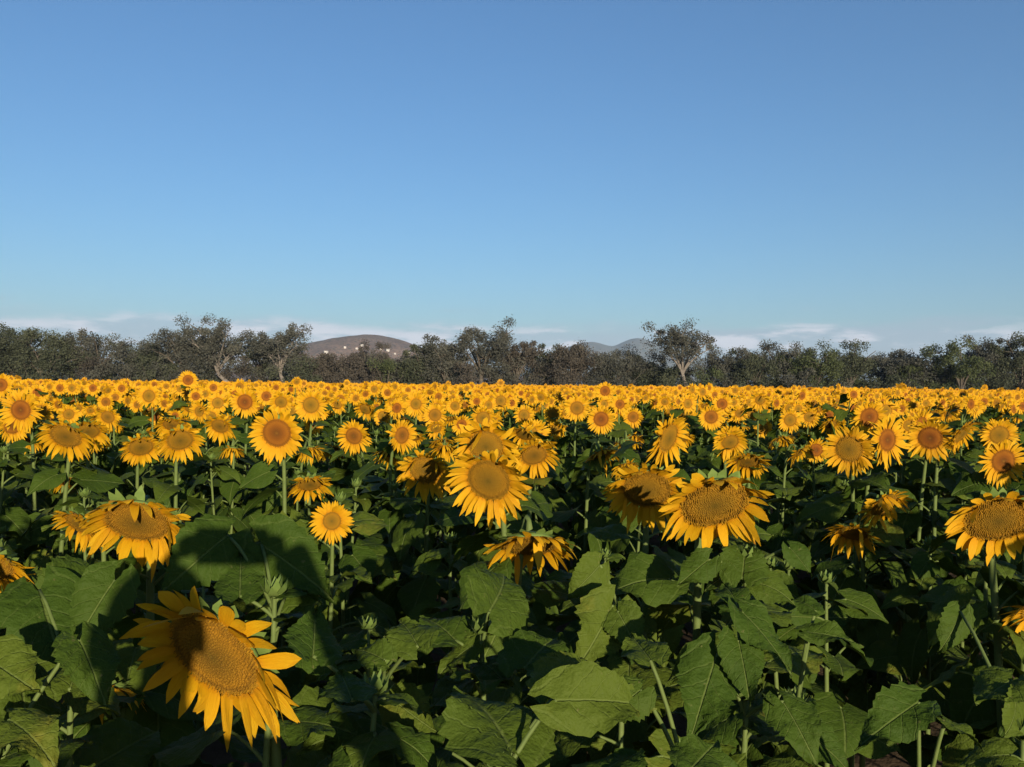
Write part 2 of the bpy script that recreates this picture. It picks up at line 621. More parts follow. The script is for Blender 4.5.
def leaf_geom(mb, rng, spec, nt, nv, r=0.004, origin=None, world=None):
    p, az, pl, L, f = spec
    if world is not None:
        for tries in range(5):
            q = world + p + np.array((math.cos(az), math.sin(az), .1)) * (pl + L * .5)
            if not covers(q, L * .5):
                break
            az += 1.25
        else:
            return False
    if origin is not None:
        p = p - origin
    el = rng.uniform(.25, .85)
    d = np.array((math.cos(az) * math.cos(el), math.sin(az) * math.cos(el), math.sin(el)))
    b = p + d * pl
    petiole(mb, p, b, d, r)
    dip = rng.uniform(.05, .95) if f > .25 else rng.uniform(-.35, .5)
    az2 = az + rng.normal(0, .2)
    ax = np.array((math.cos(az2) * math.cos(dip), math.sin(az2) * math.cos(dip), -math.sin(dip)))
    up = np.array((math.cos(az2) * math.sin(dip), math.sin(az2) * math.sin(dip), math.cos(dip)))
    up = up + rng.normal(0, .32, 3) + SUN * .2
    leaf_blade(mb, b, ax, up, L, L * rng.uniform(.80, .98), rng, nt, nv, rng.uniform(.2, 1.1), rng.uniform(.05, .5), rng.uniform(.04, .10))
    return True


def make_sunflower(px, py, w, D, nod, az, label, group=None, rng=None, detail=1, discr=.52, ragged=.3, loose=0, depth=None, leaves=12, lsize=1.0, top_skip=.08, leaf_parts=True):
    """px, py, w: place and apparent width in the photograph; D: real width in metres"""
    rng = rng or RNG
    depth = depth or F * D / w
    c = at(px, py, depth)
    return sunflower_at(c, D, nod, az, label, group, rng, detail, discr, ragged, loose, leaves, lsize, top_skip, leaf_parts)


N_FLOWERS = 0


def sunflower_at(c, D, nod, az, label, group, rng, detail, discr=.52, ragged=.3, loose=0, leaves=12, lsize=1.0, top_skip=.10, leaf_parts=True):
    global N_FLOWERS
    N_FLOWERS += 1
    nodr, azr = R(nod), R(az)
    n, _, _ = head_frame(nodr)
    n = rotz(n, azr)
    Rd = D * .5 * discr
    pts, base = stem_curve(rng, c, n, Rd)
    root = empty('sunflower', base, label, 'sunflower', group)
    sb = MB()
    k = len(pts)
    tube(sb, pts, np.interp(np.linspace(0, 1, k), [0, .7, .93, 1], [.013, .009, .0075, .012]) * (D / .26) ** .5, 8 if detail else 5)
    sb.build('stem', M['stem'], root)
    specs = leaves_on(rng, pts, top_skip, leaves, lsize)
    if leaf_parts:
        for sp in specs:
            b = MB()
            if leaf_geom(b, rng, sp, 16 if detail == 2 else 11, 9 if detail == 2 else 7, .0035, sp[0], base):
                b.build('leaf', [M['leaf'], M['stem']], root, sp[0])
    else:
        b = MB()
        for sp in specs:
            leaf_geom(b, rng, sp, 7, 5, world=base)
        b.build('foliage', [M['leaf'], M['stem']], root)
    make_head(root, rng, D, nodr, azr, c - base, detail, discr, ragged, loose)
    return root


# ------------------------------------------------------------------ the sunflowers one can point at
# px, py, apparent width, real width, nod (deg, minus = hanging), turn (deg, plus = to the right), label, extras
HERO = [
    (216, 654, 188, .36, -27, -24, 'big ragged sunflower drooping half in shadow, closest to the viewer', dict(detail=2, discr=.56, ragged=.45, loose=.25, top_skip=.26)),
    (138, 521, 110, .29, -46, 4, 'hanging sunflower with one petal folded over its disc, above the closest ragged bloom', dict(detail=2, discr=.58, loose=.3)),
    (80, 524, 62, .24, -42, -24, 'smaller hanging sunflower half hidden behind the hanging one with a folded petal', dict(detail=1, discr=.5)),
    (-8, 568, 80, .26, -44, 10, 'sunflower cut by the left edge of the photo, only petal tips showing', dict(detail=1)),
    (106, 690, 78, .20, -62, 6, 'dull shaded sunflower hanging low beside the closest ragged bloom', dict(detail=1)),
    (332, 521, 43, .155, 4, 8, 'small upright sunflower with a bare straight stem, alone among leaves', dict(detail=2, discr=.44, ragged=.2)),
    (489, 480, 88, .30, -22, -16, 'large ruffled sunflower leaning left with a leaf across its lower edge', dict(detail=2, discr=.52, ragged=.55, loose=.4)),
    (486, 446, 72, .28, -24, -6, 'ruffled sunflower rising directly behind the large leaning one', dict(detail=1, discr=.5, ragged=.5, loose=.5)),
    (534, 455, 52, .24, -38, 12, 'flattened sunflower peeping out to the right of the ruffled pair', dict(detail=1, ragged=.45)),
    (425, 470, 60, .27, -30, -6, 'shaggy sunflower left of the ruffled pair with a dark notch in its disc', dict(detail=1, discr=.54, ragged=.5, loose=.6)),
    (530, 545, 94, .28, -62, 4, 'face-down sunflower like an open skirt beneath the ruffled pair', dict(detail=2, discr=.58, ragged=.4, loose=1.0)),
    (647, 489, 88, .28, -38, -8, 'drooping sunflower touching the left side of the widest hanging one', dict(detail=2, discr=.56, loose=.2)),
    (714, 503, 116, .30, -42, 8, 'widest hanging sunflower with a broad brown disc, right of the centre', dict(detail=2, discr=.60, loose=.15)),
    (668, 438, 58, .27, -18, 46, 'sunflower turned aside to the right behind a big upright leaf', dict(detail=1)),
    (997, 519, 98, .30, -40, -6, 'big hanging sunflower with a broad disc at the right edge', dict(detail=2, discr=.64)),
    (884, 505, 58, .25, -40, 24, 'tattered sunflower hanging above a crumpled one', dict(detail=1, ragged=.7, loose=1.0)),
    (853, 533, 56, .24, -55, -32, 'crumpled sunflower hanging lowest in the tattered pair', dict(detail=1, ragged=.7, loose=1.2)),
    (849, 449, 52, .255, -6, -30, 'sunflower turned left on the stout pale stem, one of two back to back', dict(detail=1)),
    (887, 440, 54, .265, -2, 26, 'sunflower turned right on the stout pale stem, one of two back to back', dict(detail=1, discr=.44)),
    (869, 417, 38, .24, -10, 4, 'upright sunflower peering between and above the two back to back', dict(detail=1)),
    (930, 438, 46, .25, -12, -26, 'sunflower facing left in a pair with dark curled leaf between', dict(detail=1, ragged=.5)),
    (962, 433, 46, .25, -34, 40, 'sunflower facing right in a pair with dark curled leaf between', dict(detail=1, ragged=.6)),
    (1003, 461, 50, .26, -10, 2, 'full round sunflower above the big hanging one at the right edge', dict(detail=1, discr=.5)),
    (999, 435, 38, .24, -12, -8, 'sunflower directly above the full round one at the right edge', dict(detail=1)),
    (1046, 612, 84, .26, -42, -12, 'low sunflower cut off by the right edge of the photo', dict(detail=1)),
    (816, 450, 26, .19, -4, -4, 'small upright sunflower alone, left of the two back to back', dict(detail=1)),
    (277, 433, 56, .28, -10, 0, 'full round open sunflower, broad disc, on tall bare stem left of centre', dict(detail=1, discr=.53)),
    (245, 402, 31, .25, -4, 0, 'upright sunflower above and left of the full round open one', dict(detail=1)),
    (311, 405, 33, .25, -2, 0, 'upright sunflower above and right of the full round open one', dict(detail=1)),
    (354, 436, 36, .25, -12, -10, 'round sunflower on a bare stem, second right of the full round open one', dict(detail=1, discr=.5)),
    (281, 402, 24, .22, -20, 8, 'dull sunflower peering over the top of the full round open one', dict(detail=1)),
    (21, 410, 44, .28, -4, -2, 'bright upright sunflower standing tallest near the left edge', dict(detail=1, discr=.48)),
    (41, 411, 24, .22, -10, 20, 'smaller sunflower tucked just right of the tallest near the left edge', dict(detail=1)),
    (66, 436, 56, .28, -40, 2, 'broad nodding sunflower below the tall bright one at the left', dict(detail=1, discr=.56)),
    (88, 431, 44, .25, -46, 26, 'nodding sunflower half hidden behind the broad nodding one', dict(detail=1)),
    (141, 447, 42, .25, -42, 30, 'nodding sunflower facing down to the right beside a large leaf', dict(detail=1, discr=.58)),
    (180, 440, 48, .26, -36, 30, 'nodding sunflower with a streaming right side, left of the bare stem', dict(detail=1, discr=.55)),
    (172, 425, 34, .23, -48, 6, 'flattened sunflower behind and above the streaming nodding one', dict(detail=1)),
    (220, 426, 34, .23, -36, -4, 'ragged nodding sunflower with a leaf over its lower half', dict(detail=1, ragged=.5)),
    (67, 481, 40, .24, -62, 20, 'face-down sunflower hidden among leaves at the left', dict(detail=1)),
    (310, 484, 46, .25, -52, 22, 'face-down sunflower below the round pair, half under a leaf', dict(detail=1, ragged=.5)),
    (188, 380, 20, .24, 2, 18, 'tall sunflower standing above the field against the dark trees', dict(detail=1)),
    (605, 391, 20, .25, 0, 6, 'tall sunflower breaking the far edge of the field right of centre', dict(detail=1)),
    (601, 419, 30, .25, -6, 0, 'round sunflower below the tall one that breaks the far edge', dict(detail=1)),
    (577, 408, 27, .25, -2, 0, 'sunflower just left of the round one below the tall one', dict(detail=1)),
    (633, 417, 22, .23, -8, 4, 'sunflower just right of the round one below the tall one', dict(detail=1)),
    (149, 396, 25, .25, 0, 0, 'upright sunflower below and left of the tall one against the trees', dict(detail=1)),
    (108, 417, 26, .22, -24, 4, 'two-toned small sunflower behind the broad nodding one', dict(detail=1)),
    (106, 402, 18, .22, -4, 0, 'small sunflower straight above the two-toned small one', dict(detail=1)),
    (416, 404, 26, .26, 2, 0, 'tall lemon sunflower with a red-brown disc, left of the ruffled pair', dict(detail=1, discr=.44)),
    (435, 415, 25, .25, 0, 2, 'orange-centred sunflower touching the tall lemon one at lower right', dict(detail=1)),
    (455, 406, 18, .23, 0, 0, 'small sunflower next right of the orange-centred one', dict(detail=1)),
    (383, 416, 20, .23, -6, 0, 'small sunflower left of the tall lemon one', dict(detail=1)),
    (436, 428, 22, .22, -34, 12, 'nodding sunflower underneath the orange-centred one', dict(detail=1)),
    (524, 415, 22, .24, -2, 0, 'round sunflower above the right end of the ruffled pair', dict(detail=1)),
    (553, 414, 20, .24, -2, 0, 'second round sunflower right of the ruffled pair', dict(detail=1)),
    (483, 418, 28, .25, -18, 8, 'untidy sunflower right behind the top of the ruffled pair', dict(detail=1, ragged=.5)),
    (711, 417, 27, .25, -4, 0, 'bright sunflower above the widest hanging one', dict(detail=1)),
    (722, 404, 22, .25, -4, 6, 'sunflower behind the bright one above the widest hanging one', dict(detail=1)),
    (752, 415, 20, .24, -2, 4, 'upper sunflower of a touching pair right of the bright one', dict(detail=1)),
    (763, 428, 20, .22, 0, 0, 'lower sunflower of a touching pair right of the bright one', dict(detail=1)),
    (790, 420, 25, .25, -6, 0, 'larger left sunflower of a pair near the small lone upright one', dict(detail=1)),
    (803, 431, 17, .20, -2, 4, 'lower small sunflower of a pair near the small lone upright one', dict(detail=1)),
    (72, 388, 15, .23, 0, 0, 'far small sunflower above the left edge crowd, first of three in a row', dict(detail=0)),
    (93, 388, 15, .23, 0, 2, 'far small sunflower above the left edge crowd, last of three in a row', dict(detail=0)),
    (60, 388, 15, .23, 0, -2, 'far small sunflower above the left edge crowd, leftmost of three in a row', dict(detail=0)),
    (1, 385, 26, .26, 2, 4, 'sunflower cut by the left edge at the height of the far trees', dict(detail=1)),
]
for px, py, w, D, *_r in HERO:
    if w >= 26 and px not in (668, 106, 67):
        NEAR_BLOOMS.append((px, py, w * .5, F * D / w))
for px, py, w, D, nod, az, label, kw in HERO:
    near = F * D / w < 4.4
    make_sunflower(px, py, w, D, nod, az, label, 'sunflowers one can tell apart', leaf_parts=near, leaves=15 if near else 14,
                   rng=np.random.default_rng(int(px * 7 + py)), **kw)

# ------------------------------------------------------------------ plants that show only leaves close to the viewer
# each: foot of the stem (px at depth), height, label, and leaves given as (base px, tip px, depth base, depth tip, width/length)
LEAFY = [
    (505, 1.95, 1.30, 'leafy stalk with one wide toothed leaf spread like a fan below the face-down bloom',
     [((489, 612), (520, 560), 1.95, 2.12, .92), ((525, 668), (560, 622), 1.85, 2.0, .9), ((455, 640), (420, 600), 2.0, 2.1, .9)]),
    (520, 1.52, 1.22, 'leafy stalk whose broad leaf is split between sunlight and shadow at the bottom',
     [((511, 752), (466, 650), 1.48, 1.66, .95), ((556, 700), (672, 694), 1.50, 1.52, .62), ((600, 775), (640, 735), 1.40, 1.5, 1.0), ((560, 690), (600, 640), 1.6, 1.75, .9)]),
    (622, 2.15, 1.28, 'leafy stalk with paired rounded leaves under the drooping sunflowers',
     [((612, 606), (583, 668), 2.1, 1.98, .85), ((618, 612), (640, 650), 2.08, 2.0, .95), ((600, 565), (570, 600), 2.2, 2.15, .9)]),
    (724, 1.75, 1.25, 'leafy stalk with long hanging leaves below the widest hanging sunflower',
     [((716, 655), (690, 742), 1.72, 1.60, .70), ((742, 612), (803, 668), 1.75, 1.66, .66), ((738, 640), (752, 700), 1.72, 1.62, .72), ((783, 702), (822, 762), 1.65, 1.55, .8), ((775, 705), (765, 690), 1.65, 1.7, 1.0), ((735, 600), (722, 575), 1.82, 1.9, .9)]),
    (745, 2.3, 1.40, 'leafy stalk with a pale rib standing under the widest hanging sunflower',
     [((742, 578), (748, 528), 2.28, 2.38, .9), ((708, 560), (676, 585), 2.3, 2.25, .8), ((790, 548), (815, 575), 2.3, 2.25, .8)]),
    (812, 1.9, 1.15, 'low leafy stalk with a jagged leaf pointing right in the dark gap',
     [((808, 632), (868, 638), 1.9, 1.88, .62), ((815, 610), (790, 590), 1.95, 2.0, .8)]),
    (915, 1.62, 1.05, 'low leafy stalk whose drooping leaf catches light in the dark corner',
     [((918, 702), (856, 742), 1.62, 1.55, .62), ((945, 720), (990, 745), 1.6, 1.55, .7)]),
    (1005, 1.72, 1.20, 'leafy stalk with round leaves at the right edge over deep shade',
     [((1012, 680), (972, 700), 1.72, 1.68, 1.15), ((960, 612), (945, 655), 1.95, 1.9, .7), ((1015, 700), (1018, 740), 1.7, 1.62, .9)]),
    (312, 1.62, 1.28, 'leafy stalk with a folded pale-ribbed leaf just right of the closest bloom',
     [((313, 656), (318, 603), 1.60, 1.70, .95), ((352, 700), (340, 662), 1.5, 1.6, .9)]),
    (250, 1.75, 1.42, 'leafy stalk rising behind the closest bloom, its huge leaf in shadow',
     [((240, 596), (241, 543), 1.80, 1.92, .72), ((228, 535), (158, 590), 1.95, 1.82, .85), ((262, 545), (332, 590), 1.95, 1.85, .8), ((285, 598), (330, 560), 1.9, 2.0, .9)]),
    (60, 1.7, 1.30, 'leafy stalk with large sunlit overlapping leaves at the left',
     [((85, 575), (30, 610), 1.95, 1.8, .9), ((40, 590), (60, 660), 1.85, 1.72, .95), ((115, 580), (70, 640), 1.8, 1.68, .85), ((20, 680), (40, 750), 1.6, 1.5, .95), ((70, 690), (85, 640), 1.55, 1.65, .9)]),
    (5, 1.5, 1.22, 'leafy stalk filling the lower left corner',
     [((-10, 660), (40, 690), 1.5, 1.45, .9), ((10, 720), (60, 745), 1.42, 1.36, .9), ((80, 640), (110, 700), 1.55, 1.48, .85)]),
    (408, 1.8, 1.26, 'leafy stalk with a small bright leaf in the shaded middle',
     [((418, 646), (398, 608), 1.78, 1.88, .9), ((385, 660), (350, 640), 1.75, 1.8, .8)]),
    (660, 1.55, 1.18, 'leafy stalk at the bottom with a broad flat leaf under the paired rounded ones',
     [((640, 690), (600, 720), 1.55, 1.5, .9), ((690, 770), (720, 735), 1.42, 1.5, 1.0), ((650, 660), (630, 630), 1.6, 1.7, .9)]),
]


def bud(mb, rng, c):
    """closed green bud in a cup of bracts"""
    for k in range(14):
        a = k * 2.4
        e = .35 + .8 * (k / 14)
        d = np.array((math.cos(a) * math.cos(e), math.sin(a) * math.cos(e), math.sin(e)))
        s = np.array((-math.sin(a), math.cos(a), 0))
        l, w = .035, .010
        b = c + d * .004
        mb.add([b - s * w, b + s * w, b + d * l * .6 + s * w, b + d * l * .6 - s * w, b + d * l + np.array((0, 0, .012))], [(0, 1, 2, 3)], [(3, 2, 4)], np.full((5, 3), .5))


def leafy_plant(base, h, label, group, rng, hero_leaves=(), n_leaf=9, size=1.0, parts=True, top=.05):
    root = empty('sunflower', base, label, 'sunflower', group)
    tip = np.array((rng.normal(0, .04), rng.normal(0, .04), h))
    pts = bezier(np.zeros(3), np.array((0, 0, h * .5)), tip - np.array((0, 0, .2)), tip, 10)
    sb = MB()
    tube(sb, pts, np.linspace(.012, .005, 10), 7)
    sb.build('stem', M['stem'], root)
    bb = MB()
    bud(bb, rng, tip)
    bb.build('flower_bud', M['bract'], root)
    one = None if parts else MB()
    for (b, t, db, dt, ratio) in hero_leaves:
        B, T = at(b[0], b[1], db) - base, at(t[0], t[1], dt) - base
        z = min(max(B[2] - .05, .3), h - .03)
        p = np.array([np.interp(z, pts[:, 2], pts[:, j]) for j in range(3)])
        m = MB()
        petiole(m, np.zeros(3), B - p, None, .0036)
        L = np.linalg.norm(T - B) * .98
        leaf_blade(m, B - p, T - B, np.array((SUN[0] * .5, -.5, .85)) + rng.normal(0, .30, 3), L, L * ratio, rng, 24, 11, rng.uniform(.2, .8), rng.uniform(.15, .5), .09)
        m.build('leaf', [M['leaf'], M['stem']], root, p)
    crown = []
    for k_ in range(5):
        f_ = k_ / 4
        crown.append((tip - np.array((0, 0, .012 + .03 * k_)), rng.uniform(0, 1.2) + 2.4 * k_, .02 + .03 * f_, (.09 + .05 * f_) * size, 0.0))
    for sp in crown + leaves_on(rng, pts, top + .08, n_leaf, size, .3):
        if parts:
            m = MB()
            if leaf_geom(m, rng, sp, 16, 9, .0035, sp[0], base):
                m.build('leaf', [M['leaf'], M['stem']], root, sp[0])
        else:
            leaf_geom(one, rng, sp, 9, 7, world=base)
    if not parts:
        one.build('foliage', [M['leaf'], M['stem']], root)
    return root


for k, (px, dep, h, label, lv) in enumerate(LEAFY):
    p = at(px, 383, dep)
    leafy_plant(np.array((p[0], p[1] + .03, 0)), h - .06, label, 'leafy stalks near the viewer', np.random.default_rng(100 + k), lv, 10, 1.0, True, .04)

# ------------------------------------------------------------------ the rest of the 300 nearest plants
taken = []                                           # (px, py, half width, depth) of every bloom so far, foot positions too
feet = []
for o in list(COL.objects):
    if o.parent is None and o.get('category') == 'sunflower':
        feet.append((o.location.x, o.location.y))
for px, py, w, D, *_ in HERO:
    taken.append((px, py, w * .5, F * D / w))


def sun_turn(rng):
    return 14 + rng.normal(0, 16)                    # most heads look towards the morning sun


ZONE = {0: 'the left third', 1: 'the middle third', 2: 'the right third'}
rows_done = []
cand = []
rg = np.random.default_rng(5)
# rows run away from the viewer, slightly to the right
ROWDX, STEP = .62, .36
for ix in range(-90, 140):
    for iy in range(0, 60):
        y = 1.5 + iy * STEP + rg.normal(0, .09)
        x = ix * ROWDX + .12 * y + rg.normal(0, .07)
        if y > 16 or abs(x) > .60 * y + 2.0 or math.hypot(x, y - 0) < 1.45:
            continue
        cand.append((x, y))
cand.sort(key=lambda q: q[1])
LATER = []
n_low = 0
for x, y in cand:
    if any((x - a) ** 2 + (y - b) ** 2 < (.26 if y > 3 else .30) ** 2 for a, b in feet):
        continue
    rng = np.random.default_rng(int(abs(x) * 1e4 + y * 1e3))
    if abs(x) > .58 * y + .55:                       # just outside the frame: part of the field
        LATER.append((x, y, 1.5 + rng.normal(0, .08), rng.uniform(.18, .25), -20 - rng.uniform(0, 20), sun_turn(rng)))
        feet.append((x, y))
        continue
    if y < 4.6:                                      # near: keep it below the blooms one can tell apart: leaves only
        if rng.random() < (.25 if y < 2.8 else .14):
            continue
        u = pix((x, y, 1.4))[0]
        zone = min(2, max(0, int(u // 342)))
        hmax = 1.36 if y > 2.2 else 1.22
        if u > 800 and y < 2.3:
            if rng.random() < .55:
                continue
            hmax = 1.02
        if 330 < u < 480 and y < 2.4:
            hmax = 1.1
        lab = 'leafy stalk without open bloom among the nearest leaves, %s of the photo' % ZONE[zone]
        leafy_plant(np.array((x, y, 0)), hmax * rng.uniform(.72, 1.0), lab, 'leafy stalks in %s' % ZONE[zone], rng, (), 15, .96, y < 2.7, .02)
        N_FLOWERS += 1
        n_low += 1
        feet.append((x, y))
        continue
    if y < 8.5 and rng.random() < .42 and N_FLOWERS + len(LEAFY) < 322:
        zone = min(2, max(0, int(pix((x, y, 1.4))[0] // 342)))
        leafy_plant(np.array((x, y, 0)), 1.40 * rng.uniform(.86, 1.03), 'leafy stalk without open bloom among the first blooms, %s of the photo' % ZONE[zone], 'leafy stalks between the first blooms in %s' % ZONE[zone], rng, (), 12, 1.12, False, .02)
        N_FLOWERS += 1
        feet.append((x, y))
        continue
    D = rng.uniform(.165, .235)
    nod = rng.choice([0, -8, -20, -35, -50], p=[.27, .25, .20, .17, .11]) + rng.normal(0, 5)
    z = 1.59 + rng.normal(0, .075) - .0032 * max(0, -nod) + rng.choice([0, .07], p=[.93, .07])
    c = np.array((x, y - .1, z))
    u, v = pix(c)
    hw = F * D / c[1] * .5
    bad = False
    for a, b, h2, d2 in taken:
        if abs(u - a) < (hw + h2) * .62 and abs(v - b) < (hw + h2) * .62 and c[1] < d2 + .2:
            bad = True
            break
    if bad:
        c[2] = z = 1.38 + rng.normal(0, .03)
        nod = -60 + rng.normal(0, 8)
        u, v = pix(c)
        if any(abs(u - a) < (hw + h2) * .55 and abs(v - b) < (hw + h2) * .55 and c[1] < d2 + .2 for a, b, h2, d2 in taken):
            continue
    az = sun_turn(rng)
    feet.append((x, y))
    if N_FLOWERS + len(LEAFY) >= 322:
        LATER.append((c[0], c[1], c[2], D, nod, az))
        continue
    zone = min(2, max(0, int(u // 342)))
    dist = 'close behind the leaves' if c[1] < 7.5 else 'where the blooms crowd together'
    att = 'nodding' if nod < -27 else 'open upright'
    lab = '%s sunflower %s, %s of the photo' % (att, dist, ZONE[zone])
    sunflower_at(c, D, float(nod), float(az), lab, '%s sunflowers %s, %s' % (att, dist, ZONE[zone]), rng, 1 if c[1] < 8 else 0, rng.uniform(.44, .54), rng.uniform(.2, .5), .3, 13, 1.05, .08, False)
print('flowers as things', N_FLOWERS, 'low', n_low, 'later', len(LATER))
last_y = max((q[1] for q in feet), default=11)

# ------------------------------------------------------------------ the field beyond: one object of kind stuff
FAR_END = 118.0


def lod_plant(rng, level, nod):
    """one whole plant about its bloom's middle at the origin of x, y and z; returns arrays"""
    b = MB()
    nodr = R(nod)
    D = .25
    Rd, L = D * .5 * .50, D * .5 * .56
    n, rr, uu = head_frame(nodr)
    if level == 0:
        petals(b, rng, Rd, 22, L, nodr, 4, .35, 1.0, 0, .3)
        disc(b, rng, Rd, nodr, 2, 12, 0, 1)
        m = MB()
        receptacle(b, rng, Rd, nodr, 8, 8, 3)
    else:
        seg = 14 if level == 1 else 9
        pts, tri, uv = [], [], []
        tone = rng.random()
        for k in range(seg):
            a = 2 * PI * (k + rng.uniform(-.2, .2)) / seg
            da = PI / seg * .95
            l = Rd + L * rng.uniform(.8, 1.1)
            f = rng.uniform(-.1, .25) * L
            for ang, q, h, uu_ in ((a - da, Rd * .9, 0, .1), (a + da, Rd * .9, 0, .1), (a + da * .7, (Rd + l) * .55, f * .6, .6), (a - da * .7, (Rd + l) * .55, f * .6, .6), (a, l, f, 1.0)):
                p = q * (math.cos(ang) * rr + math.sin(ang) * uu) + n * h
                p = p + np.array((0, 0, -1)) * (0.25 * L * uu_ ** 2 * (0.3 + abs(math.sin(nodr))))
                pts.append(p)
                uv.append((uu_ * .35, 0, .45 + tone * .35 + .2 * rng.random()))
            i = k * 5
            tri += [(i, i + 1, i + 2), (i, i + 2, i + 3), (i + 3, i + 2, i + 4)]
        b.add(np.array(pts), None, tri, np.array(uv), 0)
        disc(b, rng, Rd, nodr, 1, 9 if level == 1 else 6, 0, 1)
        s = seg
        vs = [(-n * Rd * .5)] + [Rd * .97 * (math.cos(2 * PI * k / 8) * rr + math.sin(2 * PI * k / 8) * uu) - n * .006 for k in range(8)]
        b.add(np.array(vs), None, [(0, 1 + (k + 1) % 8, 1 + k) for k in range(8)], None, 3)
    att = -n * Rd * .45
    foot = np.array((att[0], att[1] + .12, -1.55))
    sp = bezier(foot, foot + np.array((0, 0, 1.2)), att - n * .14, att, 7 if level == 0 else 4)
    tube(b, sp, np.full(len(sp), .010), 5 if level == 0 else 3, 4, .5, False)
    rel = sp - foot
    for s_ in leaves_on(rng, rel, .12, (11, 7, 4)[level], (1.05, 1.15, 1.3)[level], .8 if level else .6):
        p, az, pl, Lf, _f = s_
        p = p + foot
        el = rng.uniform(.2, .8)
        d = np.array((math.cos(az) * math.cos(el), math.sin(az) * math.cos(el), math.sin(el)))
        dip = rng.uniform(0, .8)
        ax = np.array((math.cos(az) * math.cos(dip), math.sin(az) * math.cos(dip), -math.sin(dip)))
        up = np.array((0, 0, 1.0)) + rng.normal(0, .2, 3)
        nt_, nv_ = ((6, 5), (4, 3), (3, 3))[level]
        leaf_blade(b, p + d * pl, ax, up, Lf, Lf * .9, rng, nt_, nv_, .5, .25, .04, 2)
    return b.arrays()


def scatter_into(mb, proto, P, rz, sc, rnd):
    v, a, q, t, qm, tm = proto
    n, k = len(P), len(v)
    if not n:
        return
    c, s = np.cos(rz)[:, None], np.sin(rz)[:, None]
    x = (v[None, :, 0] * c - v[None, :, 1] * s) * sc[:, None] + P[:, None, 0]
    y = (v[None, :, 0] * s + v[None, :, 1] * c) * sc[:, None] + P[:, None, 1]
    z = v[None, :, 2] * sc[:, None] + P[:, None, 2]
    V = np.stack((x, y, z), -1).reshape(-1, 3)
    A = np.repeat(a[None], n, 0)
    A[:, :, 2] = (A[:, :, 2] * .6 + rnd[:, None] * .4)
    off = (np.arange(n) * k)[:, None, None]
    base = mb.n
    mb.v.append(V.astype(np.float32))
    mb.a.append(A.reshape(-1, 3).astype(np.float32))
    if len(q):
        mb.q.append((q[None] + off).reshape(-1, 4) + base)
        mb.qm.append(np.tile(qm, n))
    if len(t):
        mb.t.append((t[None] + off).reshape(-1, 3) + base)
        mb.tm.append(np.tile(tm, n))
    mb.n += n * k


field = MB()
g = np.random.default_rng(77)
pts = [(x, y, z, D, nod, az) for x, y, z, D, nod, az in LATER]
ys = []
y = 15.9
while y < FAR_END:
    st = .40 if y < 40 else .5 if y < 75 else .62
    half = .64 * y + 3
    xs = np.arange(-half, half, ROWDX if y < 40 else .68 if y < 75 else .85)
    xs = xs + g.normal(0, .12, len(xs)) + g.uniform(0, .3)
    for x in xs:
        if g.random() < .05:
            continue
        pts.append((x, y + g.normal(0, st * .4), 1.59 + g.normal(0, .085) + (.12 if g.random() < .015 else 0), g.uniform(.18, .25) * (1 if y < 28 else 1.10 if y < 75 else 1.18),
                    g.choice([2, -8, -20, -38], p=[.36, .30, .20, .14]), 14 + g.normal(0, 17)))
    y += st
pts = np.array(pts)
print('field plants', len(pts))
nods = [2, -8, -20, -38]
for level, (lo, hi) in enumerate(((0, 22), (22, 48), (48, 500))):
    for nd in nods:
        protos = [lod_plant(np.random.default_rng(900 + level * 50 + nd + 7 * j), level, nd) for j in range(4)]
        near = np.array([min(nods, key=lambda z: abs(z - q)) for q in pts[:, 4]])
        sel = (pts[:, 1] >= lo) & (pts[:, 1] < hi) & (near == nd)
        idx = np.nonzero(sel)[0]
        for j in range(4):
            ii = idx[j::4]
            scatter_into(field, protos[j], pts[ii][:, :3], np.radians(pts[ii][:, 5]), pts[ii][:, 3] / .25, g.random(len(ii)))
fo = field.build('sunflower_field', [M['petal'], M['disc'], M['leaf'], M['bract'], M['stem']])
tag(fo, 'dense band of countless sunflowers stretching back to the trees', 'sunflowers', None, 'stuff')
print('field verts', field.n)
del field

# ------------------------------------------------------------------ ground
gb = MB()
gx = np.concatenate((-np.geomspace(9000, 8, 26), np.linspace(-7, 7, 57), np.geomspace(8, 9000, 26)))
gy = np.concatenate((-np.geomspace(9000, 8, 26), np.linspace(-7, 14, 85), np.geomspace(15, 9000, 26)))
X, Y = np.meshgrid(gx, gy, indexing='ij')
Z = .02 * np.sin(X * 10.1 - Y * 1.2) * (np.abs(X) < 7.5) * (Y < 15) * (Y > -7.5)
V = np.stack((X, Y, Z), -1).reshape(-1, 3)
gb.add(V, leaf_grid(len(gx), len(gy))[:, ::-1], None, None)
tag(gb.build('ground', M['soil']), kind='structure')

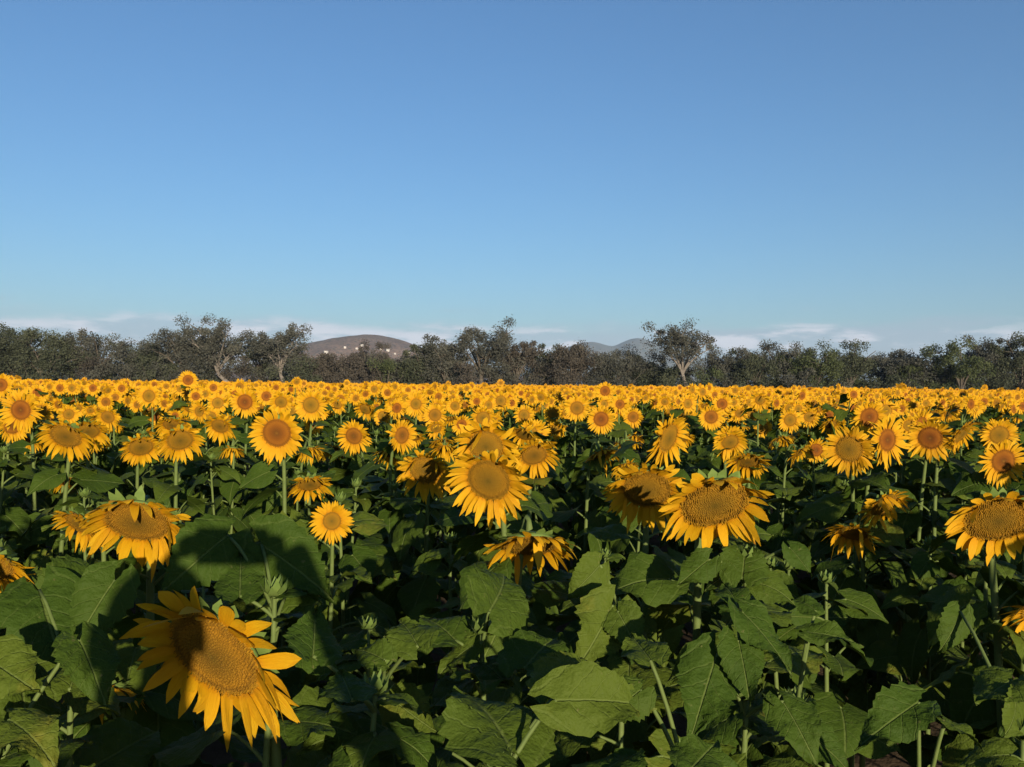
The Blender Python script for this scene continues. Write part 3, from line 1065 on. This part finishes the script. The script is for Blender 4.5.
# ------------------------------------------------------------------ trees along the far edge of the field
def leaf_cloud(mb, rng, centers, radii, n, size, flat=.7, aspect=.45, mat=0):
    """many leaf-sized faces through a few clumps"""
    k = rng.integers(0, len(centers), n)
    d = rng.normal(0, 1, (n, 3))
    d /= np.linalg.norm(d, axis=1)[:, None]
    rad = rng.random(n) ** .45
    c = centers[k] + d * (radii[k] * rad)[:, None] * np.array((1, 1, flat))
    a = rng.normal(0, 1, (n, 3))
    a /= np.linalg.norm(a, axis=1)[:, None]
    b = np.cross(a, rng.normal(0, 1, (n, 3)))
    b /= np.linalg.norm(b, axis=1)[:, None] + 1e-9
    s = size * rng.uniform(.6, 1.5, n)[:, None]
    a, b = a * s, b * s * aspect
    V = np.stack((c - a, c - b, c + a, c + b), 1).reshape(-1, 3)
    q = np.arange(n * 4).reshape(-1, 4)
    tone = np.clip(rng.normal(.5, .22, len(centers))[k] + rng.normal(0, .12, n), 0, 1)
    uv = np.zeros((n, 4, 3))
    uv[..., 2] = tone[:, None]
    mb.add(V, q, None, uv.reshape(-1, 3), mat)


def tree(px, top, width, depth, kind, mat, bark, label, base_py=None, seed=0, lean=0.0, airy=0.0, low=.15, group='trees along the far edge of the field'):
    rng = np.random.default_rng(seed)
    foot = at(px, 384, depth)
    foot[2] = 0.0
    H = at(px, top - 1.0, depth)[2]
    Wd = width / F * depth * 1.22
    root = empty(kind, foot, label, 'tree', group)
    tb = MB()
    th = H * (.16 + .16 * airy + rng.uniform(0, .06))
    tr = .035 * H * (1 if airy < .5 else .8)
    top_p = np.array((lean * th, rng.normal(0, .15), th))
    tube(tb, bezier(np.array((0, 0, -.15)), np.array((lean * .1, 0, th * .4)), top_p * np.array((.7, .7, .7)), top_p, 7), np.linspace(tr * 1.25, tr * .8, 7), 8)
    cen, rad = [], []
    nl = int(rng.integers(6, 9))
    for i in range(nl):
        a = 2 * PI * (i + rng.uniform(-.3, .3)) / nl
        out = Wd * .5 * rng.uniform(.55, .9)
        zt = H * rng.uniform(.55, .9)
        e = np.array((lean * th + math.cos(a) * out, math.sin(a) * out * .8, zt))
        pts_ = bezier(top_p, top_p + (e - top_p) * np.array((.15, .15, .45)), top_p + (e - top_p) * np.array((.6, .6, .85)), e, 7)
        tube(tb, pts_, np.linspace(tr * .55, tr * .12, 7), 6)
        for j in range(int(rng.integers(4, 7))):
            f = rng.uniform(.35, 1.0)
            p = np.array([np.interp(f, np.linspace(0, 1, 7), pts_[:, c]) for c in range(3)])
            d = rng.normal(0, 1, 3)
            d[2] = abs(d[2]) * .6 + .1
            l = Wd * rng.uniform(.12, .26)
            q = p + unit(d) * l
            q[2] = min(q[2], H * .97)
            tube(tb, np.array([p, (p + q) / 2 + rng.normal(0, .05, 3), q]), [tr * .2, tr * .14, tr * .05], 4)
            cen.append(q)
            rad.append(Wd * rng.uniform(.07, .135) * (1 - .2 * airy))
    for j in range(int(20 * (1 - airy)) + 4):           # lower and inner clumps
        a = rng.uniform(0, 6.28)
        rr_ = Wd * .5 * math.sqrt(rng.random()) * .9
        cen.append(np.array((lean * th + math.cos(a) * rr_, math.sin(a) * rr_ * .8, H * rng.uniform(max(low, .12 + .4 * airy), .75))))
        rad.append(Wd * rng.uniform(.10, .17))
    tb.build('trunk', bark, root)
    cen, rad = np.array(cen), np.array(rad)
    cen[:, 2] = np.minimum(cen[:, 2], H - rad * .55)
    cb = MB()
    n = int(9500 * (1 - .5 * airy) * (Wd / 7.0) ** .8 * (H / 8.0) ** .4)
    leaf_cloud(cb, rng, cen, rad * 1.08, n, .125, .8)
    # loose sprays beyond the clumps break the outline
    leaf_cloud(cb, rng, cen, rad * 1.4, int(n * .16), .10, .9)
    cb.build('crown', mat, root)
    return root


OL, GY, GR, BR = M['olive'], M['grey'], M['green'], M['brown']
DK, PL = M['bark'], M['pale_bark']
TREES = [
    (-30, 322, 80, 112, OL, DK, 'dense dark tree cut off by the left edge', {}),
    (12, 321, 66, 116, OL, DK, 'tall dense dark tree, first whole one from the left edge', {}),
    (45, 333, 56, 114, OL, DK, 'dark rounded tree, second whole one from the left edge', {}),
    (72, 338, 48, 121, GY, DK, 'lower grey tree between the dark rounded one and the flat-topped one', {}),
    (100, 331, 54, 116, GY, DK, 'flat-topped airy tree under the bright cloud at the left', dict(airy=.35)),
    (140, 345, 50, 119, OL, DK, 'low tree in the dip right of the flat-topped airy one', {}),
    (160, 335, 46, 122, GY, DK, 'grey shoulder tree just left of the broad tall one', {}),
    (184, 320, 58, 116, GY, DK, 'broad tall tree behind the tall sunflower', dict(airy=.1)),
    (212, 334, 46, 119, OL, DK, 'lower tree between the broad tall one and the leaning pale trunk', {}),
    (238, 317, 58, 114, GY, PL, 'tall open tree with a pale trunk leaning to the left', dict(airy=.6, lean=-.9)),
    (288, 315, 52, 116, GY, PL, 'tall open tree with a thin pale trunk, next right of the leaning one', dict(airy=.5, lean=-.35)),
    (262, 330, 44, 121, OL, DK, 'dark tree between the two with pale trunks', dict(airy=.3)),
    (316, 354, 40, 118, BR, DK, 'low brown tree at the left foot of the near hill', {}),
    (352, 356, 48, 118, BR, DK, 'low brown tree in front of the near hill', {}),
    (370, 341, 34, 190, BR, DK, 'reddish rounded tree standing higher up before the near hill', {}),
    (394, 357, 44, 118, GY, DK, 'low grey tree at the right foot of the near hill', {}),
    (424, 346, 42, 116, OL, DK, 'dark tree rising right of the near hill', {}),
    (446, 334, 48, 115, GY, DK, 'left part of the tall central clump, a bushy grey tree', {}),
    (481, 320, 60, 116, GY, DK, 'tallest open tree of the central clump', dict(airy=.45)),
    (516, 334, 44, 118, BR, DK, 'brown tree right of the tallest central one', {}),
    (545, 345, 40, 120, OL, DK, 'low tree in the dip of the central clump', {}),
    (571, 337, 46, 116, BR, DK, 'brown domed tree under the bright cloud near the centre', {}),
    (614, 346, 56, 117, GY, DK, 'bare grey tree before the far blue hills', dict(airy=.25)),
    (642, 357, 44, 119, OL, DK, 'low olive tree before the far blue hills', {}),
    (689, 321, 60, 112, GY, PL, 'lone airy tree with a pale forked trunk, taller than its neighbours', dict(airy=.75, lean=-.25)),
    (664, 362, 34, 118, OL, DK, 'small shrubby tree left of the lone airy one', {}),
    (728, 347, 48, 119, GY, DK, 'low grey tree right of the lone airy one', {}),
    (756, 350, 40, 116, OL, DK, 'low dark tree, second right of the lone airy one', {}),
    (780, 343, 56, 118, GY, DK, 'wide flat-topped tree halfway to the right edge', dict(airy=.2)),
    (815, 350, 48, 115, GR, DK, 'green low tree right of the wide flat-topped one', {}),
    (850, 342, 52, 117, OL, DK, 'rounded dark tree with a ragged top, right of the green low one', {}),
    (884, 350, 40, 121, GY, DK, 'small grey tree right of the rounded dark one', {}),
    (912, 352, 52, 116, GY, DK, 'broad low grey tree before the cloud gap at the right', {}),
    (940, 366, 30, 120, OL, DK, 'shrubby tree in the cloud gap at the right', {}),
    (962, 342, 48, 112, GR, DK, 'yellow-green rounded tree near the right edge', {}),
    (990, 337, 46, 116, GY, DK, 'grey tree behind the yellow-green rounded one', {}),
    (1022, 333, 50, 114, OL, DK, 'dark tall tree at the right edge', {}),
    (1062, 336, 60, 116, OL, DK, 'dark tree just beyond the right edge', {}),
]
for k, (px, top, wd, dep, mt, bk, lab, kw) in enumerate(TREES):
    tree(px, top, wd, dep + 3, 'tree', mt, bk, lab, seed=400 + k, **kw)

# bushes in front of and between the trees
g = np.random.default_rng(31)
x = -50.0
k = 0
while x < 1090:
    dep = g.uniform(115, 121)
    topy = 384 + (x - 512) * .0101 - g.uniform(15, 34)
    wd = g.uniform(26, 44)
    foot = at(x, 384, dep)
    foot[2] = 0
    H = at(x, topy, dep)[2]
    W = wd / F * dep
    side = ZONE[min(2, max(0, int(x // 342)))]
    b = empty('bush', foot, 'low scrubby bush at the foot of the tree line, %s of the photo' % side, 'bush', 'bushes under the trees in %s' % side)
    sb = MB()
    cen, rad = [], []
    for j in range(9):
        e = np.array((g.normal(0, W * .26), g.normal(0, W * .2), H * g.uniform(.25, .85)))
        tube(sb, np.array([(0, 0, -.1), e * np.array((.5, .5, .6)), e]), [.05, .035, .015], 4)
        cen.append(e)
        rad.append(W * g.uniform(.14, .24))
    sb.build('stems', M['bark'], b)
    cb = MB()
    cen, rad = np.array(cen), np.array(rad)
    cen[:, 2] = np.minimum(cen[:, 2], H - rad * .5)
    leaf_cloud(cb, g, cen, rad * 1.15, 1900, .12, .8)
    cb.build('foliage', [OL, GY, GR, BR][int(g.choice(4, p=[.38, .28, .2, .14]))], b)
    x += wd * g.uniform(.45, .75)
    k += 1

# uncountable scrub behind and the weedy strip at the field's edge
ub = MB()
n = 620
cx = g.uniform(-95, 95, n)
cen = np.stack((cx, 128 + g.uniform(0, 14, n), g.uniform(.3, 4.3, n)), 1)
leaf_cloud(ub, g, cen, g.uniform(.9, 1.7, n), 90000, .15, .8)
tag(ub.build('undergrowth', OL), 'tangled grey-green scrub closing the gaps between the trees', 'scrub', None, 'stuff')
wb = MB()
n = 26000
c = np.stack((g.uniform(-85, 85, n), 112.4 + FAR_END - 118 + g.uniform(6.2, 9.5, n) - .0, np.zeros(n)), 1)
hh = g.uniform(.4, 1.25, n)
dx, dy = g.normal(0, .16, n), g.normal(0, .16, n)
wv = np.stack((np.full(n, .03), np.zeros(n), np.zeros(n)), 1)
tp = c + np.stack((dx, dy, hh), 1)
V = np.stack((c - wv, c + wv, tp), 1).reshape(-1, 3)
uv = np.repeat(np.stack((np.zeros(n), np.zeros(n), g.random(n)), 1), 3, 0)
wb.add(V, None, np.arange(n * 3).reshape(-1, 3), uv)
tag(wb.build('grass', M['green']), 'strip of tall weeds between the field and the trees', 'weeds', None, 'stuff')

# pale block at the far right end of the field
p = at(1010, 389, 118.5)
tk = empty('water_trough', (p[0], p[1], 0), 'pale concrete trough at the far right end of the field under the trees', 'trough')
b = MB()
bx(b, -.9, .9, -.35, -.27, 0, 1.62)
bx(b, -.9, .9, .27, .35, 0, 1.62)
bx(b, -.9, -.82, -.268, .268, 0, 1.62)
bx(b, .82, .9, -.268, .268, 0, 1.62)
b.build('basin', M['concrete'], tk, smooth=False)
b = MB()
bx(b, -.98, .98, -.43, -.25, 1.623, 1.72)
bx(b, -.98, .98, .25, .43, 1.623, 1.72)
bx(b, -.98, -.80, -.247, .247, 1.623, 1.72)
bx(b, .80, .98, -.247, .247, 1.623, 1.72)
b.build('rim', M['concrete'], tk, smooth=False)

# ------------------------------------------------------------------ hills
def vnoise(x, y, seed):
    r_ = np.random.default_rng(seed)
    out = np.zeros_like(x)
    for o_ in range(5):
        f = 2.0 ** o_
        for _ in range(5):
            a, p = r_.uniform(0, 2 * PI), r_.uniform(0, 6.28)
            out += np.sin((x * math.cos(a) + y * math.sin(a)) * f + p) / f
    return out / 5


def mat_hill(name, a, b, c, s):
    m, nt, out = new_mat(name)
    N = NT(nt)
    co = N.objco()
    n1 = N.noise(s, 6, .65, co)
    n2 = N.noise(s * 7, 5, .7, co)
    col = N.mix(N.smooth(n1, .35, .65), a, b)
    col = N.mix(N.smooth(n2, .5, .62), col, c)
    N.l(N.principled(col, .95, .02, n2, .6, 6.0), out.inputs[0])
    return m


def hill(name, label_px, dist, y_span, profile, wobble, mat, nx=150, ny=40, seed=1):
    """profile: crest as (px, py) along the photograph; it falls to the plain in front and behind"""
    pxs = np.array([q[0] for q in profile], float)
    pys = np.array([q[1] for q in profile], float)
    u = np.linspace(pxs.min(), pxs.max(), nx)
    hz = np.interp(u, pxs, pys)
    ker = np.hanning(9)
    ker /= ker.sum()
    hz = np.convolve(np.pad(hz, 4, 'edge'), ker, 'valid')
    crest = np.array([at(a, b, dist) for a, b in zip(u, hz)])
    d = np.linspace(-1, 1, ny)
    Hh = np.clip(crest[:, 2], -2, None)
    Xg = np.repeat(crest[:, 0][:, None], ny, 1)
    Yg = dist + y_span * d[None, :] + np.zeros((nx, 1))
    fall = np.cos(np.clip(d, -1, 1) * PI / 2) ** 1.25
    nz = vnoise(Xg / y_span * 9, Yg / y_span * 9, seed)
    Zg = Hh[:, None] * fall[None, :] + nz * wobble * (fall * (1 - fall * .75))[None, :] * (Hh[:, None] > 5) - 1.5
    m = MB()
    m.add(np.stack((Xg, Yg, Zg), -1).reshape(-1, 3), leaf_grid(nx, ny)[:, ::-1], None, None)
    return tag(m.build(name, mat), kind='structure')


HN = mat_hill('dry_hill', (0.135, 0.083, 0.056), (0.215, 0.135, 0.09), (0.05, 0.048, 0.03), .02)
HF = mat_hill('far_hill', (0.09, 0.09, 0.07), (0.14, 0.12, 0.09), (0.06, 0.07, 0.05), .004)
HILL = hill('hill', 365, 2300, 420, [(190, 384), (240, 371), (284, 354), (312, 342), (336, 336), (352, 334), (368, 334), (388, 337), (405, 341), (422, 347), (446, 357), (486, 369), (550, 385)], 22, HN, seed=3)
hill('hill', 640, 5600, 1000, [(470, 386), (520, 372), (556, 352), (580, 342), (594, 341), (612, 346), (626, 340), (637, 338), (648, 342), (666, 347), (692, 356), (730, 368), (800, 384)], 45, HF, seed=5)
hill('hill', 900, 6600, 900, [(760, 386), (830, 371), (880, 368), (940, 371), (1010, 366), (1080, 372), (1180, 386)], 30, HF, seed=8)
hill('hill', 60, 6400, 900, [(-180, 384), (-60, 366), (20, 364), (90, 368), (160, 366), (230, 384)], 30, HF, seed=9)


# ------------------------------------------------------------------ houses on the slope
def house(px, py, dist, w, h, label, roofed):
    q = HILL.evaluated_get(bpy.context.evaluated_depsgraph_get())
    d = Vector(tuple(ray(px, py))).normalized()
    hit, loc_, _n, _i = q.ray_cast(Vector(tuple(CAM)), d)
    p = np.array(loc_) if hit else at(px, py, dist)
    g_ = np.random.default_rng(px)
    root = empty('house', p, label, 'house', 'houses on the near hill')
    root.rotation_euler = (0, 0, g_.uniform(-.3, .3))
    d = w * .7
    m = MB()
    bx(m, -w / 2, w / 2, -d / 2, d / 2, -4, h)
    m.build('wall', M['plaster'], root, smooth=False)
    m = MB()
    if roofed:
        e = .35
        v = [(-w / 2 - e, -d / 2 - e, h + .01), (w / 2 + e, -d / 2 - e, h + .01), (w / 2 + e, d / 2 + e, h + .01), (-w / 2 - e, d / 2 + e, h + .01), (-w / 2 - e, 0, h + d * .28), (w / 2 + e, 0, h + d * .28)]
        m.add(v, [(0, 1, 5, 4), (2, 3, 4, 5), (0, 3, 2, 1)], [(0, 4, 3), (1, 2, 5)])
        m.build('roof', M['roofing'], root, smooth=False)
    else:
        bx(m, -w / 2 - .2, w / 2 + .2, -d / 2 - .2, d / 2 + .2, h + .004, h + .5)
        m.build('roof', M['plaster'], root, smooth=False)
    for k_ in (-1, 1):
        m = MB()
        bx(m, k_ * w * .25 - .6, k_ * w * .25 + .6, -d / 2 - .06, -d / 2 - .004, h * .35, h * .7)
        m.build('window', M['window'], root, smooth=False)


for a in [
    (319, 358, 1990, 5, 3, 'small white flat-roofed house lowest at the left of the near hill', 0),
    (326, 353, 2000, 8, 4.5, 'largest white house at the left of the near hill', 0),
    (331, 356, 2000, 5, 3, 'pale house close right of the largest one on the near hill', 1),
    (345, 348, 2040, 5, 3, 'white house left of the middle of the near hill', 0),
    (357, 349, 2030, 6, 3, 'red-roofed house under the middle of the near hill', 1),
    (362, 346, 2060, 6.5, 3.5, 'highest white house at the middle of the near hill', 0),
    (381, 350, 2010, 6, 3, 'pale house left of the bright one right of the reddish tree', 1),
    (388, 351, 2000, 6.5, 4.5, 'bright white house right of the reddish tree', 0),
    (395, 354, 2000, 4.5, 2.6, 'small pale house low beside the bright white one', 1),
    (409, 353, 2030, 5, 3, 'pale house alone on the right slope of the near hill', 0),
]:
    house(*a)

# ------------------------------------------------------------------ the person taking the picture, whose shadow falls on the leaves
def skin_mesh(name, verts, edges, radii, mats, parent=None, sub=2):
    me = bpy.data.meshes.new(name)
    me.from_pydata([tuple(v) for v in verts], edges, [])
    o = bpy.data.objects.new(name, me)
    link(o, parent)
    sk = o.modifiers.new('Skin', 'SKIN')
    if not me.skin_vertices:
        me.skin_vertices.new()
    for i, r_ in enumerate(radii):
        me.skin_vertices[0].data[i].radius = (r_, r_) if not isinstance(r_, tuple) else r_
        me.skin_vertices[0].data[i].use_root = i == 0
    sk.use_smooth_shade = True
    ss = o.modifiers.new('Sub', 'SUBSURF')
    ss.levels = sub
    ss.render_levels = sub
    dg = bpy.context.evaluated_depsgraph_get()
    m2 = bpy.data.meshes.new_from_object(o.evaluated_get(dg))
    o.modifiers.clear()
    o.data = m2
    m2.name = name
    m2.materials.clear()
    for m_ in mats:
        m2.materials.append(m_)
    m2.polygons.foreach_set('use_smooth', np.ones(len(m2.polygons), bool))
    return o


SKIN = mat_simple('skin', (0.42, 0.25, 0.17), (0.48, 0.30, 0.21), 20, .5, .3, .1, .001)
HAIR = mat_simple('hair', (0.012, 0.009, 0.007), (0.03, 0.022, 0.016), 60, .5, .4, .4, .002)
SHIRT = mat_simple('shirt_cloth', (0.06, 0.08, 0.12), (0.09, 0.11, 0.16), 90, .85, .1, .3, .002)
JEANS = mat_simple('trouser_cloth', (0.03, 0.04, 0.07), (0.05, 0.06, 0.10), 120, .9, .1, .3, .002)
SHOE = mat_simple('shoe', (0.05, 0.045, 0.04), (0.09, 0.08, 0.07), 40, .7, .2, .2, .002)
BLACK = mat_simple('phone_shell', (0.02, 0.02, 0.022), (0.03, 0.03, 0.032), 10, .3, .5, 0)

# standing at the field's edge; phone held up just ahead of the face with both hands
PXo, PYo = -0.05, -0.33
lift = 0.0
sh_z, hip_z, head_z = 1.44, .93, 1.60
KS = 1.03
person = empty('person', (PXo, PYo, 0), 'standing person holding up a phone with both hands, whose shadow falls on the nearest leaves', 'person')
J = {
    'pelvis': (0, 0, hip_z), 'waist': (0, 0, 1.08), 'chest': (0, .01, 1.27), 'neck0': (0, 0, 1.45), 'neck1': (0, .02, 1.51),
    'head0': (0, .035, 1.575), 'head1': (0, .03, 1.64), 'head2': (0, .02, 1.70),
}
person.scale = (KS, KS, KS)


def loc_of(x, y, z):
    return ((x - PXo) / KS, (y - PYo) / KS, z / KS)


V_, E_, R_ = [], [], []


def jv(p, r_, prev=None):
    V_.append(p)
    R_.append(r_)
    if prev is not None:
        E_.append((prev, len(V_) - 1))
    return len(V_) - 1


pel = jv((0, 0, hip_z), (.155, .11))
wa = jv((0, 0, 1.09), (.14, .10), pel)
ch = jv((0, .0, 1.28), (.165, .115), wa)
nk = jv((0, .0, 1.43), (.075, .07), ch)
n1 = jv((0, .015, 1.50), (.052, .052), nk)
h0 = jv((0, .045, 1.565), (.062, .072), n1)
h1 = jv((0, .035, 1.64), (.075, .092), h0)
h2 = jv((0, .025, 1.715), (.055, .066), h1)
HANDS = []
for s in (-1, 1):
    a0 = jv((s * .13, 0, 1.40), .072, ch)
    a1 = jv((s * .20, .01, 1.385), .058, a0)
    a2 = jv(loc_of(.37, -.19, 1.36) if s > 0 else loc_of(-.15, -.17, 1.33), .046, a1)
    w_ = loc_of(s * .172, -.045, 1.735)
    a2b = jv(tuple(np.array(V_[a2]) * .6 + np.array(w_) * .4), .044, a2)
    a3 = jv(w_, .032, a2b)
    a4 = jv(loc_of(s * .118, -.026, 1.800), (.056, .032), a3)
    l0 = jv((s * .095, 0, .86), .088, pel)
    l1 = jv((s * .10, .01, .50), .058, l0)
    l1b = jv((s * .10, -.015, .36), .055, l1)
    l2 = jv((s * .10, 0, .09), .038, l1b)
    l3 = jv((s * .105, .07, .045), (.042, .035), l2)
    l4 = jv((s * .115, .16, .032), (.038, .022), l3)
body = skin_mesh('body', V_, E_, R_, [SKIN, SHIRT, JEANS, SHOE], person)
bm_ = body.data
mi = np.zeros(len(bm_.polygons), np.int32)
for i, pl in enumerate(bm_.polygons):
    c = pl.center
    if c.z < .085:
        mi[i] = 3
    elif c.z < .98:
        mi[i] = 2
    elif c.z < 1.455:
        mi[i] = 1
bm_.polygons.foreach_set('material_index', mi)
# fingers close round the phone's ends, each its own chain rooted in the palm
for s in (-1, 1):
    for k_, (dz, ln) in enumerate(((.012, .026), (.004, .029), (-.006, .027), (-.016, .022))):
        V2 = [loc_of(s * .112, -.022, 1.797 + dz * .6), loc_of(s * .100, .004, 1.805 + dz), loc_of(s * .080, .011, 1.806 + dz * 1.1), loc_of(s * .068, .006, 1.806 + dz * 1.2)]
        skin_mesh('finger', V2, [(0, 1), (1, 2), (2, 3)], [.010, .0088, .008, .0065], [SKIN], person, 1)
    V2 = [loc_of(s * .112, -.030, 1.785), loc_of(s * .092, -.032, 1.790), loc_of(s * .070, -.026, 1.798)]
    skin_mesh('thumb', V2, [(0, 1), (1, 2)], [.012, .010, .008], [SKIN], person, 1)
    # ears and eyes
    e = MB()
    th_ = np.linspace(0, 2 * PI, 10, endpoint=False)
    ring = np.stack((np.full(10, s * .078), .02 + .018 * np.cos(th_), 1.635 + .032 * np.sin(th_)), 1)
    ring2 = ring + np.array((s * .012, -.006, 0))
    e.add(np.concatenate((ring, ring2, [(s * .086, .014, 1.635)])), [(k_, (k_ + 1) % 10, 10 + (k_ + 1) % 10, 10 + k_) for k_ in range(10)], [(10 + k_, 10 + (k_ + 1) % 10, 20) for k_ in range(10)])
    e.build('ear', SKIN, person)
    e = MB()
    tube(e, [(s * .031, .118, 1.645), (s * .031, .124, 1.645), (s * .031, .128, 1.645)], [.012, .010, .004], 8)
    e.build('eye', BLACK, person)
e = MB()
tube(e, [(0, .124, 1.655), (0, .138, 1.625), (0, .146, 1.612), (0, .124, 1.602)], [.008, .012, .014, .006], 8)
e.build('nose', SKIN, person)
e = MB()
tube(e, [(-.024, .112, 1.578), (0, .121, 1.576), (.024, .112, 1.578)], [.004, .007, .004], 6)
e.build('mouth', mat_simple('lips', (.30, .12, .10), (.34, .15, .12), 20, .5, .3, 0), person)
e = MB()
nu, nv_ = 14, 20
vs = []
for i in range(nu):
    f = i / (nu - 1) * PI * .62
    for k_ in range(nv_):
        a = 2 * PI * k_ / nv_
        r0 = .108 * math.sin(f)
        y_ = r0 * 1.12 * math.cos(a) + .012 - .02 * (f / 2)
        front = max(0, math.cos(a)) * max(0, f - 1.0)
        vs.append((r0 * .86 * math.sin(a), y_ - front * .05, 1.655 + .115 * math.cos(f) + front * .10 + .003 * math.sin(a * 9)))
e.add(vs, [(i * nv_ + k_, i * nv_ + (k_ + 1) % nv_, (i + 1) * nv_ + (k_ + 1) % nv_, (i + 1) * nv_ + k_) for i in range(nu - 1) for k_ in range(nv_)])
e.build('hair', HAIR, person)

ph = empty('phone', (0, -.012, 1.80), 'black phone held level in both hands, only its shadow in view', 'phone')
e = MB()
bx(e, -.079, .079, -.0045, .0035, -.038, .044)
o = e.build('shell', BLACK, ph, smooth=False)
bv = o.modifiers.new('Bevel', 'BEVEL')
bv.width = .003
bv.segments = 3
e = MB()
bx(e, -.068, .068, -.0062, -.0048, -.034, .040)
e.build('screen', M['window'], ph, smooth=False)

# ------------------------------------------------------------------ sky, sun, air
w = bpy.data.worlds.new('World')
S.world = w
w.use_nodes = True
N = NT(w.node_tree)
bg = w.node_tree.nodes['Background']
sky = N.n('ShaderNodeTexSky', sky_type='NISHITA', sun_disc=False)
sky.sun_elevation = SUN_EL
sky.sun_rotation = SUN_AZ
sky.air_density, sky.dust_density, sky.ozone_density = 1.08, .6, 5.0
tc = N.n('ShaderNodeTexCoord')
sep = N.n('ShaderNodeSeparateXYZ')
N.l(tc.outputs['Generated'], sep.inputs[0])
mp = N.n('ShaderNodeMapping')
mp.inputs['Scale'].default_value = (1, 1, 7)
N.l(tc.outputs['Generated'], mp.inputs[0])
nz1 = N.noise(6.0, 6, .58, mp.outputs[0])
mp2 = N.n('ShaderNodeMapping')
mp2.inputs['Scale'].default_value = (1, 1, 5)
mp2.inputs['Location'].default_value = (3.1, 1.7, .4)
N.l(tc.outputs['Generated'], mp2.inputs[0])
nz2 = N.noise(11.0, 7, .6, mp2.outputs[0])
el = sep.outputs[2]
low = N.math('MULTIPLY', N.smooth(el, -.02, .012), N.math('SUBTRACT', 1.0, N.smooth(N.math('ADD', el, N.math('MULTIPLY', N.math('SUBTRACT', nz1, .5), .05)), .054, .076)))
puff = N.math('MULTIPLY', low, N.smooth(nz2, .48, .62))
veil = N.math('MULTIPLY', low, .52)
skyc = sky.outputs[0]
c1 = N.mix(veil, skyc, (2.75, 2.95, 3.75))
c2 = N.mix(N.math('MULTIPLY', puff, .75), c1, (6.4, 6.0, 6.3))
streak = N.math('MULTIPLY', N.smooth(nz2, .55, .75), N.math('MULTIPLY', N.smooth(el, .066, .076), N.math('SUBTRACT', 1.0, N.smooth(el, .080, .092))))
c3 = N.mix(N.math('MULTIPLY', streak, .4), c2, (2.6, 2.85, 3.5))
N.l(c3, bg.inputs[0])
bg.inputs[1].default_value = .080

sl = bpy.data.lights.new('sun', 'SUN')
sl.energy = 4.9
sl.angle = R(.53)
sl.color = (1.0, .86, .64)
so = bpy.data.objects.new('sun', sl)
COL.objects.link(so)
so.rotation_euler = Vector(tuple(-SUN)).to_track_quat('-Z', 'Y').to_euler()

HAZE = True
if HAZE:
    m, nt, out = new_mat('haze')
    pv = nt.nodes.new('ShaderNodeVolumePrincipled')
    pv.inputs['Color'].default_value = (.56, .75, 1.0, 1)
    pv.inputs['Density'].default_value = 1.0e-4
    pv.inputs['Anisotropy'].default_value = 0.0
    nt.links.new(pv.outputs[0], out.inputs['Volume'])
    e = MB()
    bx(e, -8200, 8200, -600, 8200, -13, 420)
    tag(e.build('haze', m, smooth=False), 'thin pale morning haze over the plain', 'haze', None, 'stuff')

# ------------------------------------------------------------------ camera and view
cd = bpy.data.cameras.new('camera')
cd.sensor_width = 36.0
cd.lens = F / 1024 * 36.0
cd.clip_start = .02
cd.clip_end = 40000
co_ = bpy.data.objects.new('camera', cd)
COL.objects.link(co_)
co_.matrix_world = Matrix.Translation(tuple(CAM)) @ Matrix.Rotation(PI / 2 + PITCH, 4, 'X') @ Matrix.Rotation(-ROLL if False else ROLL, 4, 'Z')
S.camera = co_
S.view_settings.view_transform = 'Standard'
S.view_settings.look = 'None'
S.view_settings.exposure = 0.95
S.view_settings.gamma = 1.0
S.view_settings.use_curve_mapping = False
S.cycles.max_bounces = 6
S.cycles.diffuse_bounces = 3
S.cycles.glossy_bounces = 2
S.cycles.transmission_bounces = 3
S.cycles.transparent_max_bounces = 8
S.cycles.volume_bounces = 0
S.cycles.sample_clamp_indirect = 6.0
